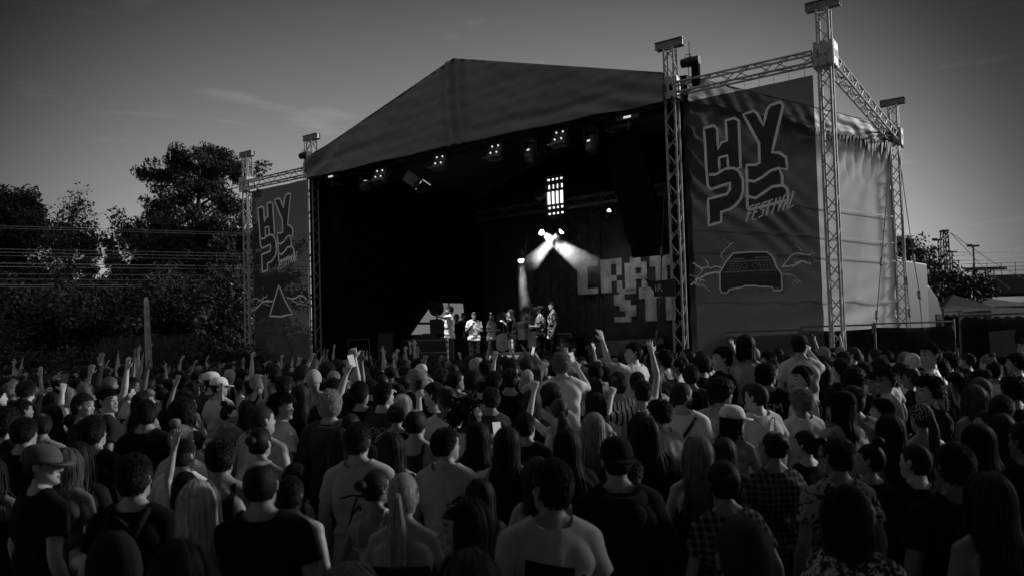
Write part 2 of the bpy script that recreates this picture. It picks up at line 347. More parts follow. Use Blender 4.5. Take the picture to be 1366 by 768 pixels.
def garment(P, kind):
    if kind in P['g']: return P['g'][kind]
    co, no, cl, tt, f4 = P['co'], P['no'], P['cl'], P['tt'], P['f4']; nm = P['names']; ix = lambda *a: np.isin(cl, [nm.index(x) for x in a])
    fem = P['sex'] == 'f'; z = co[:, 2]
    torso = ix('torso', 'neck') & (z < 1.535); up = ix('ur', 'ul'); fo = ix('fr', 'fl')
    rad = np.hypot(co[:, 0], co[:, 1]+.012)
    collar = ~((z > 1.460+.026*np.clip(-co[:, 1]/.08, -1, 1)) & (rad < (.074 if not fem else .078)))
    legs = ix('tr', 'tl', 'sr', 'sl')
    if kind == 'tee': sel = ((torso | (legs & (z > .84))) & collar & (z > .84)) | (up & (tt < .62)); off = .013
    elif kind == 'hoodie': sel = ((torso | (legs & (z > .82))) & collar & (z > .82)) | up | (fo & (tt < .96)); off = .021
    elif kind == 'tank': sel = (torso & (z > .88) & ((z < 1.30) | (np.abs(co[:, 0]) < .115-.10*np.clip((z-1.30)/.2, 0, 1)*0)) & ~((z > 1.405) & (np.abs(co[:, 0]) < .062))& (z < 1.49)); off = .009
    elif kind == 'strap': sel = torso & (z > .88) & ((z < 1.24) | ((z < 1.30) & (co[:, 1] > 0)) | ((np.abs(np.abs(co[:, 0])-.085) < .011) & collar)); off = .006
    elif kind == 'tube': sel = torso & (z > .86) & (z < 1.31); off = .007
    elif kind == 'trousers': sel = (legs & (z > .11)) | (ix('torso') & (z < .99)); off = .012
    elif kind == 'shorts': sel = (legs & (z > .56)) | (ix('torso') & (z < .99)); off = .014
    fs = f4[sel[f4].all(1)]
    used = np.unique(fs); mp = -np.ones(len(co), int); mp[used] = np.arange(len(used))
    p = co[used].copy(); nn = no[used]
    loose = kind in ('tee', 'hoodie'); F = mp[fs]
    lo = np.clip((1.34-p[:, 2])/.38, 0, 1) if loose else 0*p[:, 2]
    o = np.full(len(p), off)+lo*.016
    if loose: o = o+np.where(ix('ur', 'ul')[used], .014*tt[used], 0)
    b0 = p.copy(); p = p+nn*o[:, None]
    it = {'tee': 55, 'hoodie': 50, 'tank': 22, 'strap': 6, 'tube': 18, 'trousers': 20, 'shorts': 30}[kind]
    p = laplace(p, F, np.full(len(p), .6), {True: it, False: it//3, 'far': it//12+1}[P['key'][3]])
    gap = ((p-b0)*nn).sum(1); p = p+nn*np.maximum(0, .006-gap)[:, None]
    # folds: slanting drapes from the shoulder blades, crumples at the waist
    x, y, z = p.T; am = .0085 if loose else .003
    s_ = np.sin(z*34+np.abs(x)*38+2*np.sin(x*9+1)+1.5*np.sin(y*11))*np.clip((1.40-z)/.2, .2, 1)+.8*np.sin(z*60-x*25+3*np.sin(x*13+z*7))*np.exp(-((z-1.02)/.13)**2)+.6*wnoise(p*np.array([13, 13, 10.]), 4)
    p = p+nn*(am*(s_+.6))[:, None]
    # smooth the rim
    me = bpy.data.meshes.new('shirt')
    me.from_pydata(p.tolist(), [], [tuple(dict.fromkeys(f)) for f in F.tolist()]); me.polygons.foreach_set('use_smooth', [True]*len(me.polygons))
    bm = bmesh.new(); bm.from_mesh(me)
    bd = [v for v in bm.verts if v.is_boundary]
    for _ in range(14 if P['key'][3] is True else 4):
        nw = {}
        for v in bd:
            ns = [e.other_vert(v).co for e in v.link_edges if e.is_boundary]
            if len(ns) == 2: nw[v] = v.co*.5+(ns[0]+ns[1])*.25
        for v, c in nw.items(): v.co = c
    # turned-in hem so the edge has thickness
    ex = bmesh.ops.extrude_edge_only(bm, edges=[e for e in bm.edges if e.is_boundary])
    for v in [g for g in ex['geom'] if isinstance(g, bmesh.types.BMVert)]:
        v.co -= v.normal*(off*.8)
    bm.to_mesh(me); bm.free(); me.materials.append(cloth(.1)); me.update()
    P['g'][kind] = me; return me

# ------------------------------------------------------------------ hair, hats (head-local meshes shared by everyone with the style)
SC_C = np.array([0, -.008, .010]); SC_R = np.array([.081, .104, .112])
def scalp(nv):
    d = nv/np.linalg.norm(nv, axis=1)[:, None]; return SC_C+d*SC_R, d
def hair_region(p, low=-.075):
    x, y, z = p[:, 0], p[:, 1], p[:, 2]
    face = (z < .064) & (y > .036-.52*np.maximum(0, .06-z))
    return ~face & (z > low) & ~((z < -.03) & (y > -.035))
def strips(paths, wid, out):      # paths (n,k,3); ribbons facing out (n,k,3)
    n, k, _ = paths.shape
    t = np.gradient(paths, axis=1); t /= np.linalg.norm(t, axis=2)[..., None]+1e-9
    s = np.cross(t, out); s /= np.linalg.norm(s, axis=2)[..., None]+1e-9
    w = np.asarray(wid); w = np.broadcast_to(w, (n, k))[..., None]
    a = paths-s*w/2; b = paths+s*w/2
    v = np.stack([a, b], 2).reshape(-1, 3)
    base = (np.arange(n)*k*2)[:, None]+np.arange(k-1)*2
    f = np.stack([base, base+1, base+3, base+2], 2).reshape(-1, 4)
    return v, f
HAIR = {}
def shell(scale, low, region=True):
    nu, nv = 64, 44; vs = []; 
    for j in range(nv+1):
        a = PI*j/nv
        for i in range(nu): vs.append((math.sin(a)*math.cos(2*PI*i/nu), math.sin(a)*math.sin(2*PI*i/nu), math.cos(a)))
    d = np.array(vs); p = SC_C+d*SC_R*scale; ok = hair_region(p, low) if region else np.ones(len(p), bool)
    f = [(j*nu+i, j*nu+(i+1) % nu, (j+1)*nu+(i+1) % nu, (j+1)*nu+i) for j in range(nv) for i in range(nu)]
    return p, [q for q in f if ok[list(q)].any()]
def hair_mesh(style):
    if style in HAIR: return HAIR[style]
    g = np.random.default_rng(abs(hash(style)) % 1000 if False else sum(map(ord, style)))
    VV = []; FF = []
    def put(v, f):
        o = sum(len(x) for x in VV); VV.append(np.asarray(v)); FF.extend([[int(i)+o for i in q] for q in f])
    def roots(n, low=-.075):
        out = []
        while sum(map(len, out)) < n:
            d = g.normal(size=(n*3, 3)); p, d = scalp(d); ok = hair_region(p, low); out.append(d[ok])
        return np.concatenate(out)[:n]
    def tufts(n, ln, up, fwd, w, curl=0., coil=0, low=-.075, topboost=0., k=5, base=1.01):
        d = roots(n, low); p = SC_C+d*SC_R*base; m = len(p)
        dn = np.tile([0, 0, -1.], (m, 1))+g.normal(size=(m, 3))*.35+np.array([0, fwd, 0]); dn -= d*(dn*d).sum(1)[:, None]; dn /= np.linalg.norm(dn, axis=1)[:, None]+1e-9
        L = ln*(1+topboost*np.clip(d[:, 2], 0, 1))*g.uniform(.6, 1.25, m)
        sgm = np.linspace(0, 1, k); P = p[:, None, :]+(d[:, None, :]*(up*sgm-.35*up*sgm**2)[None, :, None]+dn[:, None, :]*((1-up*.6)*sgm)[None, :, None])*L[:, None, None]
        if coil:
            s2 = np.cross(d, dn); ph = g.uniform(0, 6.28, m)
            ang = ph[:, None]+coil*2*PI*sgm[None]
            P += (s2[:, None]*np.cos(ang)[..., None]+dn[:, None]*np.sin(ang)[..., None])*curl
        out = np.repeat((d+g.normal(size=(m, 3))*.25)[:, None], k, 1)
        put(*strips(P, w*np.array([1]*(k-1)+[.45]), out))
    def curtain(n, zend, wav=0., frq=40., front=True, w=.0048, spread=1., vol=1.):
        n = int(n*2.1) if w < .006 else n
        k = 22; az0 = 60 if front else 80
        az = R(90)+R(az0)+g.uniform(0, 1, n)*(2*PI-2*R(az0)); rf = g.uniform(1.0, 1.12, n)*vol
        th0 = g.uniform(.02, 1.1, n)**1.0
        P = np.zeros((n, k, 3)); out = np.zeros((n, k, 3)); zz = zend+g.uniform(-.06, .05, n)-.02*np.cos(az*2)
        ca, sa = np.cos(az), np.sin(az)
        for j in range(k):
            f = j/(k-1)
            if f < .42:
                th = th0+(R(100)-th0)*(f/.42)
                d = np.stack([np.sin(th)*ca, np.sin(th)*sa, np.cos(th)], 1); P[:, j] = SC_C+d*SC_R*rf[:, None]; out[:, j] = d
            else:
                u = (f-.42)/.58; th = R(100); zb = SC_C[2]+math.cos(th)*SC_R[2]*rf; z = zb+(zz-zb)*u
                e = np.stack([math.sin(th)*ca*SC_R[0]*rf, SC_C[1]+math.sin(th)*sa*SC_R[1]*rf], 1)
                sh = np.clip((-.10-z)/.16, 0, 1); sh = sh*sh*(3-2*sh)
                back = sa < .35
                tx = ca*.115*spread; ty = np.where(back, -.118-.02*rf+.03*np.abs(ca), .10)
                P[:, j, 0] = e[:, 0]*(1-sh)+tx*sh; P[:, j, 1] = e[:, 1]*(1-sh)+ty*sh; P[:, j, 2] = z
                lump = np.sin(az*7+z*9)*.5+np.sin(az*13-z*15+1)*.35
                P[:, j, 0] += ca*lump*.007*u; P[:, j, 1] += sa*lump*.006*u
                out[:, j] = np.stack([ca, sa-.001, 0*sa], 1)
                if wav:
                    ph = g.uniform(0, 1.2, n)+az*2
                    P[:, j, 0] += wav*np.sin(z*frq+ph)*u; P[:, j, 1] += wav*.7*np.cos(z*frq+ph)*u
        P += g.normal(size=(n, 1, 3))*.0035
        fly = g.random(n) < .07; P[fly] += (g.normal(size=(n, 1, 3))*.018*np.linspace(0, 1, k)[None, :, None]**1.5)[fly]; P[fly] += (out[fly]*.010)
        put(*strips(P, w*np.array([.6]+[1]*(k-3)+[.7, .25]), out+g.normal(size=(n, 1, 3))*.15))
    def swept(n, tie, w=.0042, base=1.015, k=10):
        d = roots(n, -.07); t = np.array(tie)-SC_C; t = t/SC_R; t /= np.linalg.norm(t)
        P = np.zeros((n, k, 3)); out = np.zeros((n, k, 3)); rr = g.uniform(base, base+.04, n)
        for j in range(k):
            f = j/(k-1)*.97; q = d*(1-f)+t*f+g.normal(size=(n, 3))*.004; q /= np.linalg.norm(q, axis=1)[:, None]
            P[:, j] = SC_C+q*SC_R*rr[:, None]; out[:, j] = q
        put(*strips(P, w, out))
    def tail(n, tie, ln, wav=0., rad=.042):
        k = 16; P = np.zeros((n, k, 3)); ph = g.uniform(0, 6.28, n); rr = rad*np.sqrt(g.uniform(0, 1, n)); L = ln*g.uniform(.75, 1.05, n)
        for j in range(k):
            f = j/(k-1); sp = .35+.9*math.sin(min(1, f*1.25)*PI*.62)
            P[:, j, 0] = tie[0]+rr*np.cos(ph)*sp+wav*np.sin(f*14+ph*.3); P[:, j, 1] = tie[1]-.035*math.sin(min(1, f*3)*PI/2)-.015+rr*np.sin(ph)*sp*.7
            P[:, j, 2] = tie[2]+.015*math.sin(min(1., f*5)*PI)-L*f
        out = np.stack([np.cos(ph), np.sin(ph)-.4, 0*ph], 1)[:, None].repeat(k, 1)
        put(*strips(P, .005*np.array([.7]+[1]*(k-3)+[.7, .3]), out))
    def knot(c, r, n=260):
        k = 9; a = g.normal(size=(n, 3)); a /= np.linalg.norm(a, axis=1)[:, None]; b = np.cross(a, g.normal(size=(n, 3))); b /= np.linalg.norm(b, axis=1)[:, None]
        t = np.linspace(0, 2.4, k); d = a[:, None]*np.cos(t)[None, :, None]+b[:, None]*np.sin(t)[None, :, None]
        P = np.array(c)+d*r*g.uniform(.8, 1.08, n)[:, None, None]*np.array([1, 1, .85]); put(*strips(P, .0075, d))
    if style == 'buzz': put(*shell(1.012, -.07)); tufts(1500, .005, .4, .2, .0035, k=3, low=-.07, base=1.013)
    elif style == 'short': put(*shell(1.03, -.062)); tufts(2600, .019, .38, .3, .0042, low=-.066, topboost=.7, base=1.02)
    elif style == 'fade': put(*shell(1.015, -.065)); tufts(900, .007, .4, .2, .004, k=3); tufts(2400, .022, .5, .9, .0040, low=.04, topboost=.3, base=1.04); put(*shell(1.055, .052))
    elif style == 'messy': put(*shell(1.07, -.055)); tufts(2400, .042, .48, .35, .0045, low=-.06, topboost=.3)
    elif style == 'curly': put(*shell(1.13, -.05)); tufts(1500, .034, .8, .1, .0055, curl=.011, coil=1.6, low=-.06, topboost=.5, k=12, base=1.07)
    elif style == 'afro': put(*shell(1.22, -.05)); tufts(1900, .06, .95, .0, .006, curl=.012, coil=2.0, low=-.06, topboost=.2, k=11, base=1.12)
    elif style == 'bigcurly': put(*shell(1.25, -.07)); curtain(420, -.20, .018, 70, w=.012, vol=1.22); tufts(1600, .07, .9, 0., .007, curl=.014, coil=2., low=-.09, k=11, base=1.12)
    elif style == 'mushroom': put(*shell(1.12, -.03)); tufts(2200, .06, .45, .3, .0065, low=-.035, topboost=.2, base=1.05)
    elif style == 'dreads':
        put(*shell(1.05, -.06)); d = roots(170, -.06); m = len(d); k = 7; P = np.zeros((m, k, 3)); p = SC_C+d*SC_R; dirs = d*.8+g.normal(size=(m, 3))*.35
        for j in range(k):
            f = j/(k-1); P[:, j] = p+dirs*.075*f+np.array([0, -.01, -.05])*f*f
        o = np.cross(dirs, [0, .3, 1.]); put(*strips(P, .015, o[:, None].repeat(k, 1))); put(*strips(P, .015, np.cross(dirs, o)[:, None].repeat(k, 1)))
    elif style == 'long': put(*shell(1.03, -.06)); curtain(1050, -.40, .003, 25)
    elif style == 'longmid': put(*shell(1.03, -.06)); curtain(950, -.29, .006, 30)
    elif style == 'wavy': put(*shell(1.04, -.06)); curtain(1050, -.38, .012, 42, vol=1.05)
    elif style == 'bob': put(*shell(1.04, -.06)); curtain(850, -.115, .004, 30, vol=1.05, spread=.8)
    elif style == 'pony': put(*shell(1.02, -.07)); swept(1400, (0, -.108, .045)); tail(420, (0, -.112, .045), .34)
    elif style == 'ponylow': put(*shell(1.02, -.07)); swept(1400, (0, -.11, .0)); tail(420, (0, -.112, .0), .30, .006)
    elif style == 'bun': put(*shell(1.02, -.07)); swept(1400, (0, -.06, .10)); knot((0, -.065, .145), .042)
    elif style == 'bunlow': put(*shell(1.02, -.07)); swept(1400, (0, -.11, .03)); knot((0, -.135, .035), .042)
    elif style == 'far_short': put(*shell(1.05, -.06)); tufts(220, .03, .5, .3, .012, low=-.06, k=3)
    elif style == 'far_long': put(*shell(1.05, -.06)); curtain(150, -.34, .006, 30, w=.022)
    elif style == 'locs': put(*shell(1.05, -.06)); curtain(130, -.20, .004, 30, w=.02, front=False)
    v = np.concatenate(VV); me = bpy.data.meshes.new('hair'); me.from_pydata(v.tolist(), [], FF); me.polygons.foreach_set('use_smooth', [True]*len(me.polygons))
    me.materials.append(hairmat(.02)); HAIR[style] = me; return me
def hat_mesh(kind):
    k = 'hat_'+kind
    if k in HAIR: return HAIR[k]
    mb = MB()
    if kind in ('cap', 'capback'):
        rings = []; n = 32; f = 1 if kind == 'cap' else -1
        for j in range(9):
            a = j/8*PI/2; z = .022+.108*math.sin(a)**.95; q = max(.03, math.cos(a)**.62)
            rings.append([V(.088*q*math.cos(2*PI*i/n), -.008+.113*q*math.sin(2*PI*i/n), z-.012*math.sin(2*PI*i/n)*f*(1-j/8)) for i in range(n)])
        mb.loft(rings); mb.ball(V(0, -.008, .132), (.009, .009, .005))
        top = []; m = 15
        for i in range(m):
            a = PI*(i/(m-1)); top.append(V(.078*math.cos(a), f*(.085+.095*math.sin(a)**.8)-.008, .030-.018*math.sin(a)-.010*abs(math.cos(a))))
        low = [p-V(0, 0, .006) for p in top]
        inn = [V(.078*math.cos(PI*i/(m-1)), f*(.07)-.008, .028) for i in range(m)]
        vs = top+inn+low; fs = [(i, i+1, m+i+1, m+i) for i in range(m-1)]+[(2*m+i+1, 2*m+i, m+i, m+i+1) for i in range(m-1)]+[(i+1, i, 2*m+i, 2*m+i+1) for i in range(m-1)]
        mb.add(vs, fs)
    elif kind == 'bandana':
        p, f = shell(1.07, -.0); ok = [q for q in f if p[list(q), 2].mean() > .03-.55*max(0, -p[list(q), 1].mean())*.6]; mb.add(p.tolist(), ok)
        mb.poly([V(0, -.115, -.01), V(.02, -.14, -.03), V(.03, -.145, -.09)], [.014, .012, .004], 8); mb.poly([V(0, -.115, -.01), V(-.02, -.14, -.03), V(-.02, -.15, -.10)], [.014, .012, .004], 8)
    elif kind == 'beanie':
        p, f = shell(1.09, -.01); mb.add(p.tolist(), f)
    elif kind == 'glasses':
        for s in (-1, 1):
            mb.poly([V(s*(.034+.024*math.cos(a)), .1, .008+.019*math.sin(a)) for a in np.linspace(0, 2*PI, 15)], .0028, 6)
            mb.poly([V(s*.058, .098, .012), V(s*.078, .06, .014), V(s*.082, -.02, .008)], .0025, 6)
        mb.tube(V(-.010, .1, .012), V(.010, .1, .012), .0025)
    elif kind == 'topglasses':
        for s in (-1, 1):
            mb.ball(V(s*.034, .055, .108), (.027, .012, .02), 12, 8, Matrix.Rotation(.9, 3, 'X')); mb.poly([V(s*.058, .05, .10), V(s*.085, -.005, .07), V(s*.086, -.05, .03)], .003, 6)
        mb.tube(V(-.01, .06, .105), V(.01, .06, .105), .003)
    elif kind == 'headband':
        mb.poly([V(.09*math.cos(a), -.012+.1*math.sin(a)*.35, .03+.10*math.sin(a)) for a in np.linspace(-.1, PI+.1, 22)], .008, 8)
    elif kind == 'headphones':
        mb.poly([V(.092*math.cos(a), -.01, .02+.115*math.sin(a)) for a in np.linspace(0, PI, 18)], .008, 8)
        for s in (-1, 1): mb.ball(V(s*.09, -.008, .0), (.02, .036, .04))
    elif kind == 'beard':
        for z in np.linspace(-.11, -.045, 6): pass
        p = []; d = NR.normal(size=(5000, 3)); d /= np.linalg.norm(d, axis=1)[:, None]
        cen = np.array([0, .02, -.06]); q = cen+d*np.array([.064, .078, .062]); ok = (q[:, 2] < -.05+.35*np.maximum(0, np.abs(q[:, 0])-.04)) & (q[:, 1] > .0) & ~((np.abs(q[:, 0]) < .025) & (q[:, 2] > -.072) & (q[:, 1] > .06))
        q = q[ok][:800]; dd = d[ok][:800]
        P = np.stack([q, q+dd*.008+np.array([0, 0, -.006])], 1); v, f = strips(P, .006, np.stack([dd, dd], 1)+NR.normal(size=(len(q), 2, 3))*.3); mb.add(v.tolist(), f.tolist())
    ob = mb.build(kind, [cloth(.1)], smooth=True); me = ob.data; bpy.data.objects.remove(ob); HAIR[k] = me; return me
def extra_mesh(kind):
    k = 'x_'+kind
    if k in HAIR: return HAIR[k]
    mb = MB()
    if kind == 'hood':
        for i, (rx, ry, z, r) in enumerate(((.125, .10, 1.44, .035), (.115, .09, 1.475, .028), (.135, .115, 1.405, .03))):
            pts = [V(rx*math.cos(a), -.02+ry*math.sin(a)-.03*max(0, -math.sin(a)), z+.012*math.sin(a)-.035*max(0, -math.sin(a))*i) for a in np.linspace(0, 2*PI, 24)]
            mb.poly(pts, r, 10)
        mb.ball(V(0, -.155, 1.36), (.12, .045, .085))
    elif kind == 'backpack':
        mb.ball(V(0, -.21, 1.2), (.15, .085, .22)); mb.box(V(0, -.27, 1.12), (.2, .05, .16)); mb.poly([V(-.05, -.17, 1.42), V(0, -.19, 1.47), V(.05, -.17, 1.42)], .01, 7)
        for s in (-1, 1): mb.poly([V(s*.08, -.17, 1.37), V(s*.10, -.06, 1.478), V(s*.11, .06, 1.455), V(s*.12, .14, 1.32), V(s*.15, .12, 1.12)], .018, 8)
    elif kind == 'drawbag':
        mb.ball(V(0, -.17, 1.14), (.14, .05, .19))
        for s in (-1, 1): mb.poly([V(s*.03, -.17, 1.31), V(s*.09, -.115, 1.44), V(s*.11, .03, 1.478), V(s*.13, .12, 1.3)], .006, 6)
    elif kind == 'strapbag':
        mb.poly([V(.12, -.10, 1.435), V(.05, -.145, 1.33), V(-.08, -.155, 1.15), V(-.17, -.10, 1.0)], .015, 7); mb.poly([V(.12, -.10, 1.435), V(.125, .03, 1.475), V(.08, .13, 1.35), V(-.05, .17, 1.15), V(-.17, .06, 1.0)], .015, 7)
        mb.ball(V(-.2, -.04, .93), (.05, .11, .09))
    ob = mb.build(kind, [cloth(.1)], smooth=True); me = ob.data; bpy.data.objects.remove(ob); HAIR[k] = me; return me
def child(name, me, parent, m, loc=(0, 0, 0), rz=0.):
    o = bpy.data.objects.new(name, me); COL.objects.link(o); o.parent = parent; o.location = loc; o.rotation_euler = (0, 0, rz)
    o.material_slots[0].link = 'OBJECT'; o.material_slots[0].material = m; return o
HATNAME = {'cap': 'cap', 'capback': 'cap', 'bandana': 'bandana', 'beanie': 'beanie', 'glasses': 'glasses', 'topglasses': 'sunglasses', 'headband': 'headband', 'headphones': 'headphones', 'beard': 'beard'}
PEOPLE = []
def person(x, y, z0, h, face, sex='m', yaw=0, hair='short', hcol=.015, top='tee', tcol=.02, pat=None, pose='down', sk=.3, hat=None, hatcol=.02, extra=None, legs='trousers', lcol=.03, lpat=None, fine=True, label=None, group=None, print_=None):
    """face: heading in radians, 0 = looking along +Y (away from the camera), positive = towards +X"""
    yq = int(round(max(-45, min(45, yaw))/22.5)*22.5); P = make_body(sex, pose, yq, fine)
    o = bpy.data.objects.new('person', P['me']); COL.objects.link(o); o.location = (x, y, z0); s = h/1.755; o.scale = (s, s, s); o.rotation_euler = (rng.gauss(0, .022), rng.gauss(0, .03), -face)
    sk = min(.5, sk*1.18); tcol = tcol*.8 if tcol < .1 else min(.8, tcol*1.5); hcol = min(.5, hcol*1.35) if hcol > .1 else hcol*.8; hatcol = min(.8, hatcol*1.25) if hatcol > .2 else hatcol
    o.material_slots[0].link = 'OBJECT'; o.material_slots[0].material = skin(sk)
    tag(o, label or 'person', 'person', group)
    if hat and any(q in ('cap', 'capback') for q in ([hat] if isinstance(hat, str) else hat)) and hair in ('short', 'fade', 'messy', 'curly'): hair = 'buzz'
    sh = child({'hoodie': 'hoodie', 'tube': 'dress', 'strap': 'strap_top', 'tank': 'tank_top'}.get(top, 'shirt'), garment(P, top), o, cloth(tcol, pat))
    child('trousers' if legs == 'trousers' else 'shorts', garment(P, legs), o, cloth(lcol, lpat))
    a = -R(yq); hl = Vector((HC.x*math.cos(a)-(HC.y+.005)*math.sin(a), -.005+HC.x*math.sin(a)+(HC.y+.005)*math.cos(a), HC.z))
    if hair:
        ho = child('hair', hair_mesh(hair), o, hairmat(hcol), hl, a); vr = np.random.default_rng(int(abs(x*977+y*3571)*10) % 99991)
        ho.scale = ((1 if vr.random() < .5 else -1)*vr.uniform(.98, 1.06), vr.uniform(.98, 1.06), vr.uniform(.93, 1.08)); ho.rotation_euler[2] += vr.uniform(-.06, .06)
        if hat and any(q in ('cap', 'capback', 'beanie', 'bandana') for q in ([hat] if isinstance(hat, str) else hat)): ho.scale = (.93, .93, .93)
    for ht in ([hat] if isinstance(hat, str) else (hat or [])):
        hh = child(HATNAME[ht], hat_mesh(ht), o, hairmat(hcol) if ht == 'beard' else (mat('black_plastic', .02, rough=.25, spec=.5) if 'glasses' in ht or ht == 'headphones' else cloth(hatcol, 'bandana' if ht == 'bandana' else None)), hl, a)
        if ht in ('cap', 'capback', 'beanie', 'bandana'): hh.scale = (1.04, 1.04, 1.04)
        if hair and ht in ('cap', 'capback', 'beanie'): pass
    if extra: child({'hood': 'hood', 'backpack': 'backpack_straps', 'drawbag': 'drawstring_bag', 'strapbag': 'shoulder_bag'}[extra] if extra != 'backpack' else 'backpack', extra_mesh(extra), o, cloth(tcol if extra == 'hood' else (.02 if extra != 'drawbag' else .25)))
    if print_: decal(o, sh, print_)
    PEOPLE.append(dict(o=o, x=x, y=y, h=h, sex=sex, hair=hair, hcol=hcol, top=top, tcol=tcol, pat=pat, pose=pose, hat=hat, hatcol=hatcol, extra=extra, P=P, s=s, face=face, sk=sk, label=label, z0=z0))
    return o
def decal(o, sh, spec):
    """print on the back of a shirt, laid onto the cloth"""
    txt, size, zc, v = spec[:4]; bvh = BVHTree.FromPolygons([x.co for x in sh.data.vertices], [list(p.vertices) for p in sh.data.polygons])
    mb = MB()
    if txt == '#blocks':
        polys = [[(-.15, -.07), (.05, -.11), (.08, .09), (-.14, .13)], [(-.03, -.21), (.12, -.17), (.12, -.13), (-.03, -.17)], [(.10, -.06), (.14, -.07), (.13, .06), (.11, .06)]]
    elif txt == '#photo': polys = [[(-.11, -.06), (.12, -.09), (.13, .06), (-.1, .09)]]
    elif txt == '#script':
        polys = []
        pts = [(-.10, .08), (-.02, .10), (.09, .09), (.02, .09), (-.02, .0), (-.04, -.09), (-.02, -.02), (.03, .03), (.04, -.03), (.0, -.05), (.06, -.01), (.09, .02), (.06, -.06), (.03, -.11)]
        for a, b in zip(pts, pts[1:]):
            d = Vector((b[0]-a[0], b[1]-a[1])); n = Vector((-d.y, d.x)).normalized()*.006
            polys.append([(a[0]-n.x, a[1]-n.y), (b[0]-n.x, b[1]-n.y), (b[0]+n.x, b[1]+n.y), (a[0]+n.x, a[1]+n.y)])
    else:
        me = text_mesh(txt, size); polys = [[(me.vertices[i].co.x, me.vertices[i].co.y) for i in p.vertices] for p in me.polygons]; bpy.data.meshes.remove(me)
    bm = bmesh.new()
    for p in polys: bm.faces.new([bm.verts.new((a, 0, b)) for a, b in p])
    if txt.startswith('#'): bmesh.ops.subdivide_edges(bm, edges=bm.edges, cuts=5 if txt != '#script' else 2, use_grid_fill=True)
    for v_ in bm.verts:
        h = bvh.ray_cast(Vector((v_.co.x, -1, zc+v_.co.z)), Vector((0, 1, 0)))
        v_.co = Vector((v_.co.x, (h[0].y if h[0] else -.14)-.006, zc+v_.co.z))
    me = bpy.data.meshes.new('shirt_print'); bm.to_mesh(me); bm.free(); me.materials.append(cloth(v)); ob = bpy.data.objects.new('shirt_print', me); COL.objects.link(ob); ob.parent = o
PHONES = []
_ph = None
def phone(P, side, lit, label):
    """a phone held in the hand of a person (its own thing)"""
    global _ph
    if _ph is None:
        b = MB(); b.box((0, 0, 0), (.074, .009, .152)); b.box((.022, -.006, .055), (.02, .004, .025))
        root = empty('phone', (0, 0, 0), 'phone', 'phone'); ob = b.build('phone_case', mat('phone_case', .025, rough=.3, spec=.5), root)
        bv = ob.modifiers.new('b', 'BEVEL'); bv.width = .004; bv.segments = 2
        s = MB(); s.box((0, .0055, 0), (.067, .002, .142)); s.build('screen', mat('phone_glass', .04, rough=.08, spec=.6, emit=0), root); _ph = root; r = root
    else: r = dup(_ph)
    o = P['o']; w, tip, _ = P['P']['bones']['h'+('r' if side > 0 else 'l')]
    loc = o.rotation_euler.to_matrix() @ ((tip*.62+w*.38+Vector((-.02*side, .030, .035)))*P['s'])
    r.location = Vector((P['x'], P['y'], P['z0']))+loc; fl = PI if not lit else 0
    r.rotation_euler = (rng.uniform(-.3, .1), rng.uniform(-.3, .3), -P['face']+fl)
    # facing: the screen looks back at its owner
    r.rotation_euler[2] = -P['face']+PI
    if lit:
        for c in r.children:
            if c.name.startswith('screen'): c.material_slots[0].link = 'OBJECT'; c.material_slots[0].material = emit('lit_screen', .35)
    r['label'] = label; r['category'] = 'phone'; r['group'] = 'phones held up in the crowd'
    PHONES.append(r); return r
# ------------------------------------------------------------------ world, sun, camera
world = bpy.data.worlds.new('World'); SC.world = world; world.use_nodes = True
SUN_AZ, SUN_EL = R(19), R(17)                     # azimuth counted from +X towards +Y
wn, wl = world.node_tree.nodes, world.node_tree.links; bg = wn['Background']
sky = wn.new('ShaderNodeTexSky'); sky.sky_type = 'NISHITA'; sky.sun_disc = False; sky.sun_elevation = SUN_EL; sky.sun_rotation = PI/2-SUN_AZ
sky.air_density = 1.2; sky.dust_density = 1.6; sky.ozone_density = 1.
bw = wn.new('ShaderNodeRGBToBW'); wl.new(sky.outputs[0], bw.inputs[0])
tc = wn.new('ShaderNodeTexCoord')
# thin streaks of cloud
mp = wn.new('ShaderNodeMapping'); mp.inputs['Scale'].default_value = (3.2, 3.2, 20.); mp.inputs['Rotation'].default_value = (0.03, .05, .3); wl.new(tc.outputs['Generated'], mp.inputs['Vector'])
cn = wn.new('ShaderNodeTexNoise'); cn.inputs['Scale'].default_value = 1.5; cn.inputs['Detail'].default_value = 7; cn.inputs['Roughness'].default_value = .55; cn.inputs['Distortion'].default_value = .6; wl.new(mp.outputs[0], cn.inputs['Vector'])
cr = wn.new('ShaderNodeMapRange'); cr.inputs['From Min'].default_value = .58; cr.inputs['From Max'].default_value = .8; cr.inputs['To Min'].default_value = 1.; cr.inputs['To Max'].default_value = 1.45; wl.new(cn.outputs['Fac'], cr.inputs['Value'])
# the evening glow stands behind the stage; the sky falls off round it; unseen parts overhead and behind are brightened as fill
gd = Vector((-.05, 1., .03)).normalized()
dt = wn.new('ShaderNodeVectorMath'); dt.operation = 'DOT_PRODUCT'; wl.new(tc.outputs['Generated'], dt.inputs[0]); dt.inputs[1].default_value = gd
gr = wn.new('ShaderNodeMapRange'); gr.interpolation_type = 'SMOOTHERSTEP'; gr.inputs['From Min'].default_value = .75; gr.inputs['From Max'].default_value = 1.0; gr.inputs['To Min'].default_value = .11; gr.inputs['To Max'].default_value = 1.35; wl.new(dt.outputs['Value'], gr.inputs['Value'])
sz_ = wn.new('ShaderNodeSeparateXYZ'); wl.new(tc.outputs['Generated'], sz_.inputs[0])
el = wn.new('ShaderNodeMapRange'); el.inputs['From Min'].default_value = .10; el.inputs['From Max'].default_value = .42; el.inputs['To Min'].default_value = 1.; el.inputs['To Max'].default_value = .38; wl.new(sz_.outputs[2], el.inputs['Value'])
